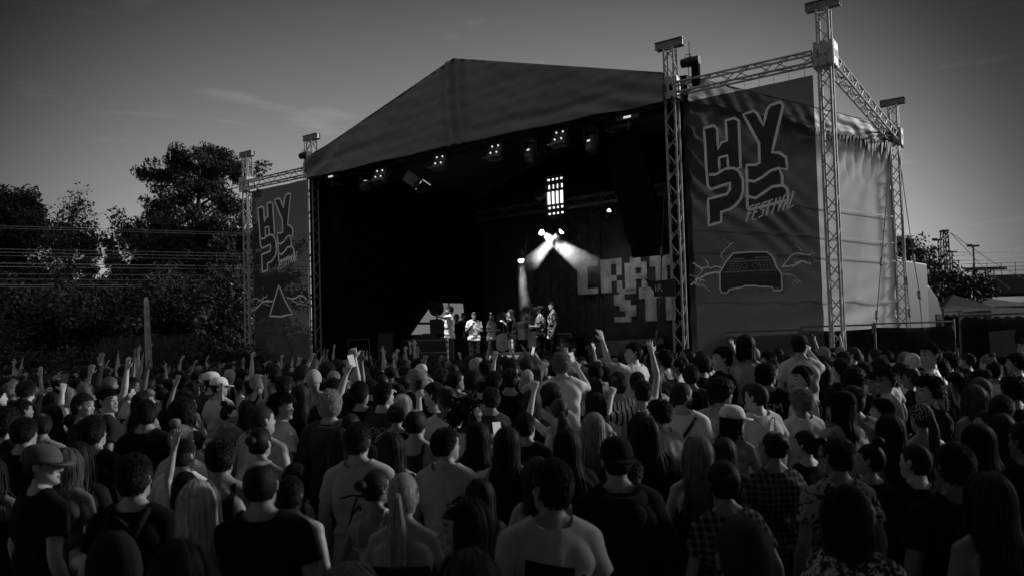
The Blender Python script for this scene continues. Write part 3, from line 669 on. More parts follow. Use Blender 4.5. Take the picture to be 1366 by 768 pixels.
ze = wn.new('ShaderNodeMapRange'); ze.interpolation_type = 'SMOOTHSTEP'; ze.inputs['From Min'].default_value = .48; ze.inputs['From Max'].default_value = .9; ze.inputs['To Max'].default_value = 2.4; wl.new(sz_.outputs[2], ze.inputs['Value'])
ba = wn.new('ShaderNodeMapRange'); ba.interpolation_type = 'SMOOTHSTEP'; ba.inputs['From Min'].default_value = .5; ba.inputs['From Max'].default_value = -.4; ba.inputs['To Min'].default_value = 0.; ba.inputs['To Max'].default_value = .62; wl.new(dt.outputs['Value'], ba.inputs['Value'])
m1 = math_node(wn, wl, 'MULTIPLY', bw.outputs[0], cr.outputs['Result']); m2 = math_node(wn, wl, 'MULTIPLY', m1, math_node(wn, wl, 'ADD', math_node(wn, wl, 'MULTIPLY', gr.outputs['Result'], el.outputs['Result']), math_node(wn, wl, 'ADD', ba.outputs['Result'], ze.outputs['Result'])))
wl.new(m2, bg.inputs['Color']); bg.inputs['Strength'].default_value = .1
sd = bpy.data.lights.new('sun', 'SUN'); sd.energy = 2.05; sd.angle = R(6); sd.color = (1, 1, 1)
so = bpy.data.objects.new('sun', sd); COL.objects.link(so)
so.rotation_euler = Vector((math.cos(SUN_AZ)*math.cos(SUN_EL), math.sin(SUN_AZ)*math.cos(SUN_EL), math.sin(SUN_EL))).to_track_quat('Z', 'Y').to_euler()
cam = bpy.data.cameras.new('camera'); co_ = bpy.data.objects.new('camera', cam); COL.objects.link(co_); SC.camera = co_
cam.sensor_width = 36; cam.sensor_fit = 'HORIZONTAL'; cam.lens = 36*FP/1366; cam.shift_y = (CYP-384)/1366; cam.clip_end = 1500; cam.clip_start = .05
Rt, Dn, Fw = Vector((1, 0, 0)), Vector((0, math.sin(TH), -math.cos(TH))), Vector((0, math.cos(TH), math.sin(TH)))
c_, s_ = math.cos(ROLL), math.sin(ROLL); R2 = Rt*c_-Dn*s_; D2 = Rt*s_+Dn*c_
mtx = Matrix.Identity(4)
for i in range(3): mtx[i][0] = R2[i]; mtx[i][1] = -D2[i]; mtx[i][2] = -Fw[i]
mtx[0][3], mtx[1][3], mtx[2][3] = 0, 0, CH
co_.matrix_world = mtx
cam.dof.use_dof = True; cam.dof.focus_distance = 13.; cam.dof.aperture_fstop = 2.2
SC.view_settings.view_transform = 'Standard'; SC.view_settings.look = 'None'; SC.view_settings.gamma = 1; SC.view_settings.exposure = 0

# ------------------------------------------------------------------ ground
g = MB(); ys_ = [-200, -20, 0, 4.5]+[4.5+.7*i for i in range(1, 11)]+[20, 60, 900]
for y_ in ys_: g.v += [(-400, y_, zg(y_)), (400, y_, zg(y_))]
g.f = [[2*i, 2*i+1, 2*i+3, 2*i+2] for i in range(len(ys_)-1)]; g.m = [0]*len(g.f)
tag(g.build('ground', mat('gravel_ground', .09, rough=.95, var=.5, vscale=1.2, bump=.5, bscale=14)), kind='structure')

# ------------------------------------------------------------------ trusses
def truss_mb(mb, p0, p1, up, w=.29, rc=.028, rb=.0135, pitch=.36):
    p0, p1, up = Vector(p0), Vector(p1), Vector(up); ax = (p1-p0); L = ax.length; ax.normalize(); a = (up-ax*up.dot(ax)).normalized(); b = ax.cross(a); h = w/2-rc
    C = [p0+a*x*h+b*y*h for x, y in ((-1, -1), (1, -1), (1, 1), (-1, 1))]
    for c in C: mb.tube(c, c+ax*L, rc, n=8)
    n = max(2, round(L/pitch)); st = L/n
    for f in range(4):
        A, B = C[f], C[(f+1) % 4]
        for i in range(n):
            q0, q1 = (A, B) if (i+f) % 2 == 0 else (B, A)
            mb.tube(q0+ax*(i*st+.02), q1+ax*((i+1)*st-.02), rb, n=5, cap=False)
        for e in (.03, L-.03): mb.tube(A+ax*e, B+ax*e, rb, n=5, cap=False)
TZ = 7.985                                        # level of the horizontal trusses
def plate(mb, c, ux, uz, w, h, th=.012):
    """perforated sleeve plate made of strips round two windows and edge slots"""
    nrm = Vector(ux).cross(Vector(uz)); rot = Matrix((Vector(ux), nrm, Vector(uz))).transposed()
    def strip(x0, x1, z0, z1):
        cc = Vector(c)+Vector(ux)*((x0+x1)/2)+Vector(uz)*((z0+z1)/2); mb.box(cc, (abs(x1-x0), th, abs(z1-z0)), rot)
    W2, H2 = w/2, h/2
    xs = [-W2, -W2+.075, -.035, .035, W2-.075, W2]
    for i in (0, 2, 4): strip(xs[i], xs[i+1], -H2+.10, H2-.10)
    for sgn in (-1, 1):
        strip(-W2, W2, sgn*.09, sgn*(H2-.06)) if False else strip(-W2, W2, sgn*(H2-.10), sgn*(H2-.05))
        for a, b in ((-W2, -.12), (-.07, .07), (.12, W2)): strip(a, b, sgn*(H2-.05), sgn*H2)
    for a, b in ((xs[1], xs[2]), (xs[3], xs[4])):
        for sgn in (-1, 1): strip(a, b, sgn*.085, sgn*(H2-.10))
tower = empty('truss_tower', (0, 0, 0), 'truss tower', 'truss tower')
b = MB(); truss_mb(b, (0, 0, .06), (0, 0, 8.98), (1, 0, 0)); b.build('mast', ALU(), tower)
b = MB(); Z3 = Vector((0, 0, 1)); q = .215
for ux, off in (((1, 0, 0), (0, -q, 0)), ((-1, 0, 0), (0, q, 0)), ((0, 1, 0), (q, 0, 0)), ((0, -1, 0), (-q, 0, 0))): plate(b, Vector(off)+Z3*TZ, Vector(ux), Z3, .43-.03, .52)
b.build('sleeve_block', ALU(), tower)
b = MB()
for y in (-.07, .07):
    b.box((0, y, 9.0), (.70, .07, .012)); b.box((0, y, 9.168), (.70, .07, .012)); b.box((0, y, 9.084), (.70, .008, .155))
for x in (-.32, -.12, .12, .32): b.box((x, 0, 9.084), (.012, .13, .15))
b.build('top_beam', ALUD(), tower)
b = MB(); b.box((0, 0, .03), (.7, .7, .05)); 
for x, y in ((1, 1), (1, -1), (-1, 1), (-1, -1)): b.tube((x*.3, y*.3, .04), (x*.12, y*.12, .6), .02)
b.build('base_plate', ALUD(), tower)
S0, S1, SL, SR, TB = 0., 12.707, -3.436, 16.191, 8.778
G = 'truss towers of the stage'
TW = [(SL, 0, 'outer left truss tower beside the big tree'), (S0, 0, 'truss tower at the left end of the stage roof'), (S1, 0, 'truss tower at the right end of the stage roof, behind the chain hoist'), (SR, 0, 'tallest nearest truss tower, right of the HYPE banner'), (SR, TB, 'rear right truss tower at the far end of the pale side tarp')]
for i, (s, t, lab) in enumerate(TW):
    o = tower if i == 0 else dup(tower); o.location = W(s, t); o.rotation_euler = (0, 0, PHI); o['label'] = lab; o['group'] = G
d3, n3 = Vector((DV[0], DV[1], 0)), Vector((NV[0], NV[1], 0))
def beam(s0, t0, s1, t1, lab, z=TZ, w=.3, m=None):
    a, c = W(s0, t0, z), W(s1, t1, z); mid = (a+c)/2; mid.z = z
    r = empty('truss_beam', mid, lab, 'truss beam', 'horizontal truss beams'); b = MB(); truss_mb(b, a-mid, c-mid, (0, 0, 1), w, pitch=.42)
    b.build('lattice', m or ALU(), r)
    e = MB()
    for p in (a, c): e.box(p-mid, (.03, w, w), Matrix.Rotation(math.atan2((c-a).y, (c-a).x), 3, 'Z'))
    e.build('end_frame', ALUD(), r)
    return r
beam(SL+.22, 0, S0-.22, 0, 'truss beam over the left banner between two towers')
beam(S1+.22, 0, SR-.22, 0, 'truss beam over the right HYPE banner')
beam(SR, .22, SR, TB+.9, 'truss beam running back from the tallest tower')
beam(S0+.25, .35, S1-.25, .35, 'front lighting truss under the roof edge', z=7.78, m=BLACK())
bt0 = on_t(640, 284, 6.6); bt1 = on_t(884, 258, 6.6)
beam(bt0[0], 6.6, bt1[0]+.6, 6.6, 'inner truss beam above the white spotlights at the back of the stage', z=(bt0[1]+bt1[1])/2, w=.36, m=ALUD())

def hoist(s, t, z, lab):
    r = empty('chain_hoist', W(s, t, z), lab, 'chain hoist', 'chain hoists on the towers', PHI)
    b = MB(); b.ball((0, 0, 0), (.21, .12, .12), 14, 8); b.tube((-.2, 0, 0), (.24, 0, .0), .105, n=14); b.build('motor', BLACK(), r, smooth=False)
    b = MB(); b.box((.14, 0, -.34), (.17, .13, .5)); b.build('chain_bag', BLACKCLOTH(), r)
    b = MB(); b.tube((0, 0, .1), (0, 0, .5), .012); b.tube((-.04, 0, -.1), (-.04, 0, -.6), .01); b.build('chain', ALUD(), r)
    b = MB(); b.poly([(-.12, 0, .1), (-.1, 0, .19), (.02, 0, .19), (.04, 0, .1)], .012, 6); b.build('handle', ALUD(), r)
hoist(S1+.48, 0, 8.55, 'black chain hoist beside the right roof tower top')
hoist(S0-.36, 0, 8.55, 'black chain hoist beside the left roof tower top')

# ------------------------------------------------------------------ stage
stage = empty('festival_stage', W(6.35, 4.4, 0), 'large festival stage with a grey gabled canopy roof and black interior', 'stage')
so3 = stage.location
def sheet(fn, nu, nv, name, m, parent, origin, th=.006, smooth=True):
    vs = [fn(i/nu, j/nv) for j in range(nv+1) for i in range(nu+1)]; fs = [(j*(nu+1)+i, j*(nu+1)+i+1, (j+1)*(nu+1)+i+1, (j+1)*(nu+1)+i) for j in range(nv) for i in range(nu)]
    b = MB(); b.add(vs, fs); o = b.build(name, m, parent, origin, smooth)
    if th: md = o.modifiers.new('t', 'SOLIDIFY'); md.thickness = th
    return o
def nz2(a, b, seed): return float(wnoise(np.array([[a, b, seed*1.7]]), seed)[0])
canopy = mat('canopy_fabric', .20, rough=.75, spec=.25, var=.10, vscale=.8, bump=.25, bscale=3.5)
AP = 6.33
def topz(s): return 8.28+(10.16-8.28)*(s/AP) if s < AP else 8.34+(10.16-8.34)*((12.62-s)/(12.62-AP))
def gable(u, v):
    s = .02+12.6*u; zb = 7.63+.05*math.sin(u*PI*1.0)+.015*math.sin(u*31); zt = topz(s); z = zb+(zt-zb)*v
    ds = s-AP; w = 0
    w += .085*math.exp(-(ds/.5)**2)*math.sin(ds*17+z*2.2+1.1*math.sin(z*1.7))
    w += .07*math.exp(-((z-zb-.42-.10*math.sin(u*7))/.13)**2)*(.5+.5*math.sin(u*9+1))
    w += .016*nz2(s*1.7+z*2.8, z*2.6-s*.8, 2)*(1-.5*v)+.02*nz2(s*.9, z*1.1, 5)+.012*nz2(s*5+z*6, z*5-s*3, 6)
    if s < 2: w += .08*(1-s/2)*math.sin((z-7.6)*9-s*5)
    if s > 9.5: w += .06*((s-9.5)/3)*math.sin((z+.35*s)*13)*(1-v)
    return W(s, -.30-.16*(1-v)*.4+w, z)
sheet(gable, 220, 46, 'canopy_front', canopy, stage, so3)
def slope(sg):
    def f(u, v):
        s = AP+(-AP+.02 if sg < 0 else 12.62-AP)*u; return W(s, -.3+9.3*v, topz(s)+.012-.02*math.sin(v*PI*6)**2*math.sin(u*PI))
    return f
for sg in (-1, 1): sheet(slope(sg), 14, 40, 'roof_slope', mat('roof_fabric', .12, rough=.7, var=.1), stage, so3, .03)
b = MB()
def quad_st(b, s0, t0, s1, t1, z0, z1, th=.05):
    a, c = W(s0, t0, z0), W(s1, t1, z0); nn = (c-a).cross(Vector((0, 0, 1))).normalized()*th; b.prism([a, c, c+Vector((0, 0, z1-z0)), a+Vector((0, 0, z1-z0))], nn)
quad_st(b, .06, -.2, .06, 8.95, 0, 8.285); b.build('side_wall', BLACKCLOTH(), stage, so3)
b = MB(); quad_st(b, 12.58, .05, 12.58, 8.95, 0, 8.33); b.build('side_wall', BLACKCLOTH(), stage, so3)
def curtain_fn(u, v):
    s = .05+12.5*u; return W(s, 8.75+.07*math.sin(s*9+.8*math.sin(s*2.3))+.03*math.sin(s*23), .2+8*v)
sheet(curtain_fn, 260, 6, 'back_curtain', mat('back_curtain', .06, rough=.9, spec=.1, var=.3), stage, so3)
b = MB(); b.prism([W(0, 8.9, 8.0), W(12.6, 8.9, 8.0), W(12.6, 8.9, 8.35), W(AP, 8.9, 10.15), W(0, 8.9, 8.29)], n3*.04); b.build('rear_gable', BLACKCLOTH(), stage, so3)
b = MB(); b.prism([W(.1, -.15, 1.28), W(12.6, -.15, 1.28), W(12.6, 8.9, 1.28), W(.1, 8.9, 1.28)], (0, 0, .12)); b.build('deck', mat('stage_deck', .03, rough=.6, var=.3), stage, so3)
def skirt(u, v): s = .1+12.5*u; return W(s, -.17+.03*math.sin(s*14), 1.27*v)
sheet(skirt, 160, 3, 'stage_skirt', BLACKCLOTH(), stage, so3)
# pale side tarp between the roof tower and the rear tower, with its roof skirt
A2, E2 = W(12.95, .35), W(16.05, TB-.1); ae = (E2-A2); LT = ae.length; ae.normalize(); an = Vector((ae.y, -ae.x, 0))
tarp_m = mat('pale_tarp', .62, rough=.75, spec=.15, var=.07, vscale=1.0, bump=.12, bscale=9)
def tarp(u, v):
    x = LT*u; z = .9+7.0*v; w = 0; k = 8-z
    top = max(0, 1-(7.9-z)/2.0)
    a = x-.55*(7.9-z)
    w += .075*top*math.sin((x*1.35+(7.9-z)*1.7)*5.2+.8*math.sin(x*2))*(1-.5*u)
    fan = math.exp(-((z-6.3+.42*(x-1))/1.1)**2)*max(0, 1-x/5.6)
    w += .10*fan*math.sin((z+.48*x)*11+math.sin(x*1.8))
    w += .15*max(0, (x-5.0)/4)*max(0, 1-(7.9-z)/1.5)*(abs(math.sin(x*8+1.2*math.sin(z*2+x)))**.5-.6)
    low = math.exp(-((z-2.5)/.8)**2); w += .05*low*math.sin((z-.33*x)*10+1.2*math.sin(x*.9))*(.4+.6*max(0, 1-abs(x-4.5)/5))
    w += .02*nz2(x*.5, z*.6, 3)+.004*nz2(x*2.2, z*2.8, 6)
    w += .05*math.sin(v*PI)*math.sin(u*PI)
    return A2+ae*x+an*(w*.85)+Vector((0, 0, z))
tarpo = empty('side_tarp', A2+ae*(LT/2), 'pale creased tarp wall on the right side of the stage', 'tarp')
sheet(tarp, 230, 180, 'tarp_sheet', tarp_m, tarpo, tarpo.location)
b = MB()
for z in (5.55, 4.75, 4.2, 3.0):
    b.prism([A2+ae*.1+an*.10+Vector((0, 0, z)), E2-ae*.15+an*.10+Vector((0, 0, z-.02)), E2-ae*.15+an*.10+Vector((0, 0, z+.02)), A2+ae*.1+an*.10+Vector((0, 0, z+.02))], an*.012)
b.build('tarp_seam', mat('tarp_seam', .5, rough=.6, var=.1), tarpo, tarpo.location)
def rskirt(u, v):
    x = -.2+(LT+.35)*u; z = 7.68+.62*v-.03*math.sin(u*40)*(1-v); w = .16+.022*nz2(x*2.6+z*2, z*5-x, 8)+.012*math.sin(x*11+z*7)*(1-v)
    return A2+ae*x+an*w+Vector((0, 0, z))
sheet(rskirt, 190, 14, 'roof_skirt', mat('dark_tarp', .035, rough=.5, spec=.3, var=.2), tarpo, tarpo.location)
rf_ = random.Random(8); b = MB()
for k in range(46):      # dark strips put in for the shaded gaps between pleats at the tarp's top right
    x = 4.6+4.5*k/46+rf_.uniform(-.05, .05); ln_ = rf_.uniform(.15, .5)*(1.7 if k % 9 == 4 else 1); wd_ = rf_.uniform(.02, .06); sl = .28*ln_+rf_.uniform(-.05, .05)
    p_ = A2+ae*x+an*.26+Vector((0, 0, 7.74)); b.prism([p_-ae*wd_, p_+ae*wd_, p_+ae*(wd_*.7-sl*.5)-Vector((0, 0, ln_*.5)), p_-ae*sl-Vector((0, 0, ln_)), p_-ae*(wd_*.8+sl*.5)-Vector((0, 0, ln_*.55))], an*.008)
b.build('fringe', mat('dark_tarp', .05), tarpo, tarpo.location)  # these strips stand for shade between the pleats
def rtop(u, v):
    x = -.2+(LT+.35)*u; return A2+ae*x+an*(.17-2.6*v)+Vector((0, 0, 8.30+.5*v))
sheet(rtop, 30, 6, 'wing_roof', mat('dark_tarp', .07), tarpo, tarpo.location)

# ------------------------------------------------------------------ banners
def banner_mat(name, v, tr, ground=0.):  # ground: strength of the light painted low on the cloth
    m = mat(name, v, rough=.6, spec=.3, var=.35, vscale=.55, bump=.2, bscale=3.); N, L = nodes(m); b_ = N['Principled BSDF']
    if ground:      # colour paled towards the bottom, painting in light that comes through the mesh
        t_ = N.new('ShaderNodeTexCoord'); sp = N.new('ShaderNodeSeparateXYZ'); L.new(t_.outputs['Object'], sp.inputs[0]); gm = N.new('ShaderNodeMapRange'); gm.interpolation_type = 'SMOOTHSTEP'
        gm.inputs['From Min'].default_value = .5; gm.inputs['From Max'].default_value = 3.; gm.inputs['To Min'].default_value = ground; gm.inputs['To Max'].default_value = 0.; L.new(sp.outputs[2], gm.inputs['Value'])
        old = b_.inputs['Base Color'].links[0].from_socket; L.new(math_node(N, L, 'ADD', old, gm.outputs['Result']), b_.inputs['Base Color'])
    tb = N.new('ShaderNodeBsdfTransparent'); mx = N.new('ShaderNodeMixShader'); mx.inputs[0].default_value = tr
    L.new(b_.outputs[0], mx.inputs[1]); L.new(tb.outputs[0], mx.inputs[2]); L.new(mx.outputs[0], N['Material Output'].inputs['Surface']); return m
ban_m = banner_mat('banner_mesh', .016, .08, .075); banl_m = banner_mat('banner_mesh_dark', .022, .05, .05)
def wrink(s, z, r):
    w = .02*nz2(s*1.3, z*.9, 7 if r else 9)
    if r: w += .035*math.exp(-((z-2.4)/.9)**2)*math.sin(z*9-.9*s)*(.6+.4*math.sin(s*1.3))+.03*math.exp(-((s-13.0)/.5)**2)*math.sin(z*7)
    else: w += .025*math.sin((s+3.4)*5-(z-5)*.9)*math.exp(-((s+.9)/.9)**2)
    return w
def banner(s0, s1, z0, z1, r, lab):
    e = empty('banner', W((s0+s1)/2, .0, z0), lab, 'banner', 'printed HYPE banners on the towers')
    def f(u, v): s = s0+(s1-s0)*u; z = z0+(z1-z0)*v; return W(s, -.02+wrink(s, z, r), z)
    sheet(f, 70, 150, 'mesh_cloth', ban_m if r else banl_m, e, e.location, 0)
    b = MB()
    for k in range(9):
        s = s0+(s1-s0)*(k+.5)/9; b.tube(W(s, -.02, z1-.02), W(s, -.02, z1+.16), .006)
    b.build('lashing', mat('white_cord', .5), e, e.location); return e
BR_, BL_ = banner(12.98, 15.93, 1.35, 7.62, 1, 'right HYPE banner with a glowing car, hung between the two near towers'), banner(-3.17, -.26, 1.45, 7.72, 0, 'left HYPE banner with a pyramid and lightning, between the far towers')
def print_strip(mb, pts, wd, r, lift=.012, closed=False):
    """flat printed line on the banner; points are (s,z); follows the cloth"""
    P = []
    for a, c in zip(pts, pts[1:]+([pts[0]] if closed else [])):
        n = max(1, int(math.hypot(c[0]-a[0], c[1]-a[1])/.12))
        for k in range(n): P.append((a[0]+(c[0]-a[0])*k/n, a[1]+(c[1]-a[1])*k/n))
    P.append(pts[0] if closed else pts[-1])
    L_, R_ = [], []; N_ = len(P)
    for i, p in enumerate(P):
        a = P[i-1] if i > 0 else (P[-2] if closed else p); c = P[i+1] if i < N_-1 else (P[1] if closed else p)
        d = Vector((c[0]-a[0], c[1]-a[1])); d = d.normalized() if d.length > 1e-9 else Vector((1, 0)); n = Vector((-d.y, d.x))*wd/2
        for Q, sg in ((L_, 1), (R_, -1)):
            s, z = p[0]+n.x*sg, p[1]+n.y*sg; Q.append(W(s, -.02+wrink(s, z, r)-lift, z))
    mb.add(L_+R_, [(i, i+1, N_+i+1, N_+i) for i in range(N_-1)])
def fill(mb, poly, r, lift):
    bm = bmesh.new(); bm.faces.new([bm.verts.new((p[0], p[1], 0)) for p in poly]); bmesh.ops.triangulate(bm, faces=bm.faces)
    for _ in range(3): bmesh.ops.subdivide_edges(bm, edges=[e for e in bm.edges if e.calc_length() > .15], cuts=1); bmesh.ops.triangulate(bm, faces=bm.faces)
    bm.verts.index_update(); mb.add([W(v.co.x, -.02+wrink(v.co.x, v.co.y, r)-lift, v.co.y) for v in bm.verts], [[v.index for v in f.verts] for f in bm.faces]); bm.free()
def ink_mat(name, v, tl):
    m = mat(name, v, rough=.7, var=.06); N, L = nodes(m); t = N.new('ShaderNodeBsdfTranslucent'); t.inputs[0].default_value = (v, v, v, 1); mx = N.new('ShaderNodeMixShader'); mx.inputs[0].default_value = tl
    L.new(N['Principled BSDF'].outputs[0], mx.inputs[1]); L.new(t.outputs[0], mx.inputs[2]); L.new(mx.outputs[0], N['Material Output'].inputs['Surface']); return m
INK, INKD, INKF, INKG = (mat('pale_ink', .9, rough=.7, var=.05), banner_mat('dark_ink', .05, .06), banner_mat('letter_ink', .042, .06), mat('grey_ink', .24, var=.2))
def cropR(p): return on_t(930+p[0]*.2344, 130+p[1]*.2344, 0)
HP = [(42,180),(98,163),(118,182),(122,297),(140,260),(172,248),(165,135),(215,120),(240,136),(250,400),(225,410),(245,428),(264,470),(265,535),(250,580),(222,615),(190,638),(140,655),(140,710),(68,730),(65,580),(172,552),(190,525),(190,488),(82,525),(62,505)]
HC_ = [(127,346),(175,333),(180,404),(131,423)]
PT = [(70,442),(110,440),(160,410),(205,404),(235,415)]
YE = [(265,100),(325,80),(345,95),(380,165),(400,75),(420,48),(475,30),(492,48),(430,315),(472,318),(510,345),(515,412),(470,405),(487,450),(487,500),(515,520),(522,585),(305,640),(290,635),(284,388),(335,386),(357,375),(354,265)]
W1 = [(288,475),(330,480),(375,455),(420,420),(470,404)]; W2 = [(292,565),(335,575),(380,545),(430,510),(490,502)]
def stroke_text(txt, x0, z0, x1, z1, h):
    F = {'F': [[(0,0),(.1,1),(.9,1.05)],[(.05,.5),(.7,.55)]], 'E': [[(.9,0),(0,0),(.1,1),(.9,1)],[(.05,.5),(.75,.5)]], 'S': [[(0,.05),(.8,.1),(.75,.5),(.15,.55),(.2,.95),(1,1)]], 'T': [[(.4,0),(.5,1)],[(-.1,.95),(1.1,1)]], 'I': [[(.4,0),(.55,1)]], 'V': [[(.1,1),(.4,0),(1,1.05)]], 'A': [[(0,0),(.55,1),(.9,0)],[(.2,.4),(.8,.4)]], 'L': [[(.15,1.1),(.05,0),(.95,.1)]]}
    out = []; n = len(txt)
    for i, ch in enumerate(txt):
        for st in F[ch]:
            L = []
            for a, c in st:
                u = (i+.82*a)/n; L.append((x0+(x1-x0)*u+.28*h*c, z0+(z1-z0)*u+h*c))
            out.append(L)
    return out
def hype(T, r, par, wd):
    ol, fl, sh_ = MB(), MB(), MB()
    for i, P_ in enumerate((HP, YE)):
        fill(fl, [T(p) for p in P_], r, .006)
    for P_, cl in ((HP, True), (YE, True), (HC_, True), (PT, False), (W1, False), (W2, False)): print_strip(ol, [T(p) for p in P_], wd*1.02, r, .012, cl)
    f0, f1 = T((282, 712)), T((560, 622))
    for st in stroke_text('FESTIVAL', f0[0], f0[1], f1[0], f1[1], .33 if r else .31): print_strip(ol, st, wd*.62, r, .014)
    fl.build('letter_fill', INKF, par, par.location); ol.build('lettering', INK, par, par.location)
hype(cropR, 1, BR_, .062)
# the left banner carries the same lettering, fitted by three points
src = [cropR(p) for p in ((42, 180), (68, 730), (480, 32))]; dst = [on_t(x, y, 0) for x, y in ((345, 278), (350.8, 363), (387, 258))]
M_ = np.linalg.solve(np.array([[a, c, 1] for a, c in src]), np.array(dst))
hype(lambda p: tuple(np.array([*cropR(p), 1])@M_), 0, BL_, .06)
def cropC(p): return on_t(930+p[0]*.1172, 310+p[1]*.1172, 0)
car_o = [(265,460),(330,345),(365,300),(420,240),(600,226),(800,224),(850,265),(880,310),(910,400),(965,470),(968,640),(940,660),(870,658),(850,620),(700,615),(670,605),(540,608),(520,622),(400,645),(370,650),(350,685),(285,682),(268,640)]
bd, ln, gl, gk = MB(), MB(), MB(), MB()
fill(bd, [cropC(p) for p in car_o], 1, .006); print_strip(gl, [cropC(p) for p in car_o], .17, 1, .004, True); print_strip(ln, [cropC(p) for p in car_o], .035, 1, .012, True)
fill(gl, [cropC(p) for p in ((380,655),(520,625),(540,610),(670,608),(700,620),(850,625),(880,665),(980,700),(250,700))], 1, .0045)
for q in ([(365,335),(870,312)], [(410,305),(540,300)], [(665,290),(830,285)], [(300,455),(930,425)]): print_strip(gl, [cropC(p) for p in q], .035, 1, .012)
for k in range(5):
    x = 340+k*38; print_strip(gl, [cropC((x+18*(1-0), 355)), cropC((x-6, 425))], .016, 1, .012); x = 715+k*40; print_strip(gl, [cropC((x-4, 340)), cropC((x+14, 400))], .016, 1, .012)
for a, c in ((355, 0), (385, 0), (420, 0)): print_strip(gl, [cropC((345, a+5)), cropC((500, a))], .014, 1, .012); print_strip(gl, [cropC((710, a-12)), cropC((885, a-18))], .014, 1, .012)
for cx in (548, 662): print_strip(gl, [cropC((cx+32*math.cos(a), 384-(cx-548)*.05+28*math.sin(a))) for a in np.linspace(0, 2*PI, 16)], .016, 1, .012)
for q in ([(440,580),(520,576)], [(705,572),(790,568)], [(300,500),(600,470)], [(640,470),(920,470)]): print_strip(gk, [cropC(p) for p in q], .05, 1, .012)
zig = random.Random(4)
def bolt(mb, cf, pts, wd, r, dep=0):
    P = [pts[0]]
    for a, c in zip(pts, pts[1:]):
        for k in range(1, 5): P.append((a[0]+(c[0]-a[0])*k/4+zig.uniform(-14, 14)*(k < 4), a[1]+(c[1]-a[1])*k/4+zig.uniform(-14, 14)*(k < 4)))
    print_strip(mb, [cf(p) for p in P], wd, r, .013)
    if dep < 2:
        for _ in range(2):
            i = zig.randrange(1, len(P)-1); bolt(mb, cf, [P[i], (P[i][0]+zig.uniform(-90, 90), P[i][1]+zig.uniform(-90, 90))], wd*.5, r, dep+1)
for pts, wd in (([(265,460),(110,480),(0,560),(-60,600)], .045), ([(285,400),(130,395),(60,420),(-50,350)], .03), ([(270,290),(310,220),(420,110)], .016), ([(965,390),(1080,380),(1190,330),(1300,370)], .035), ([(985,380),(1060,280),(1170,240),(1290,250)], .025), ([(960,470),(1100,490),(1180,570)], .014), ([(-20,580),(80,600),(160,670)], .016)): bolt(ln, cropC, pts, wd, 1)
bd.build('printed_car', INKD, BR_, BR_.location); gl.build('printed_glow', INKG, BR_, BR_.location); gk.build('printed_trim', mat('dim_ink', .07), BR_, BR_.location); ln.build('printed_lightning', INK, BR_, BR_.location)
def cropP(p): return on_t(310+p[0]*.1172, 390+p[1]*.1172, 0)
dk, br_, ln, gl = MB(), MB(), MB(), MB(); ap = (530, -82)
fill(dk, [cropP(p) for p in (ap, (425, 262), (560, 272))], 0, .006); fill(br_, [cropP(p) for p in (ap, (560, 272), (690, 240))], 0, .006)
print_strip(ln, [cropP(p) for p in (ap, (425, 265), (560, 273), (690, 240))], .06, 0, .012, True)
for k in range(1, 12):
    f = k/12; print_strip(gl, [cropP((530+30*f, -82+354*f)), cropP((530+160*f, -82+322*f))], .02, 0, .010)
fill(gl, [cropP(p) for p in ((350,430),(420,370),(470,410),(550,370),(620,410),(720,365),(780,420),(640,425),(570,462),(500,430),(400,450))], 0, .005)
fill(gl, [cropP(p) for p in ((375,500),(880,470),(885,680),(410,700))], 0, .004)
for pts, wd in (([(460,95),(380,100),(310,150),(220,210)], .05), ([(400,20),(330,90),(250,60)], .03), ([(640,60),(700,75),(790,35),(860,70)], .05), ([(680,90),(750,130),(870,150)], .025)): bolt(ln, cropP, pts, wd, 0)
dk.build('printed_pyramid', INKD, BL_, BL_.location); br_.build('printed_brick_face', mat('dim_ink', .07), BL_, BL_.location); gl.build('printed_glow', mat('soft_ink', .10), BL_, BL_.location); ln.build('printed_lightning', INK, BL_, BL_.location)

# ------------------------------------------------------------------ backdrop with pixel lettering
TBD = 8.55
bdp = empty('backdrop', W(8.9, TBD, 1.6), 'dark backdrop with big pale blocky letters at the back of the stage', 'backdrop')
sheet(lambda u, v: W(6.15+5.9*u, TBD+.03*math.sin(u*30), 1.7+5.2*v), 60, 10, 'backdrop_cloth', mat('backdrop_print', .06, rough=.8, var=.4, vscale=1.2), bdp, bdp.location, .01)
PIX = {'C': ['1111', '1100', '1100', '1100', '1100', '1111'], 'R': ['1111', '1101', '1101', '1110', '1101', '1101'], 'A': ['0110', '1111', '1101', '1111', '1101', '1101'], 'T': ['1111', '1111', '0110', '0110', '0110', '0110'], 'S': ['0111', '1100', '1110', '0111', '0011', '1110'], 'I': ['11', '11', '11', '11', '11', '11']}
b = MB()
def pixtext(txt, s0, z0, cw, ch):
    s = s0
    for c in txt:
        rows = PIX[c]
        for j, row in enumerate(rows):
            for i, v in enumerate(row):
                if v == '1':
                    a = s+i*cw; z = z0+(5-j)*ch
                    b.prism([W(a, TBD-.06, z), W(a+cw*.995, TBD-.06, z), W(a+cw*.995, TBD-.06, z+ch*.995), W(a, TBD-.06, z+ch*.995)], n3*.012)
        s += cw*(len(rows[0])+.55)
c0 = on_t(771, 393, TBD-.06); c1 = on_t(768, 350, TBD-.06); r1 = on_t(866, 345, TBD-.06); s0_ = on_t(820, 430, TBD-.06); s1_ = on_t(818, 386, TBD-.06)
cwid = (r1[0]-c0[0])/13.6
pixtext('CRAT', c0[0], c0[1], cwid, (c1[1]-c0[1])/6); pixtext('STA', s0_[0], s0_[1], cwid*1.02, (s1_[1]-s0_[1])/6)
b.build('pixel_lettering', mat('white_print', .6, var=.4, vscale=3), bdp, bdp.location)
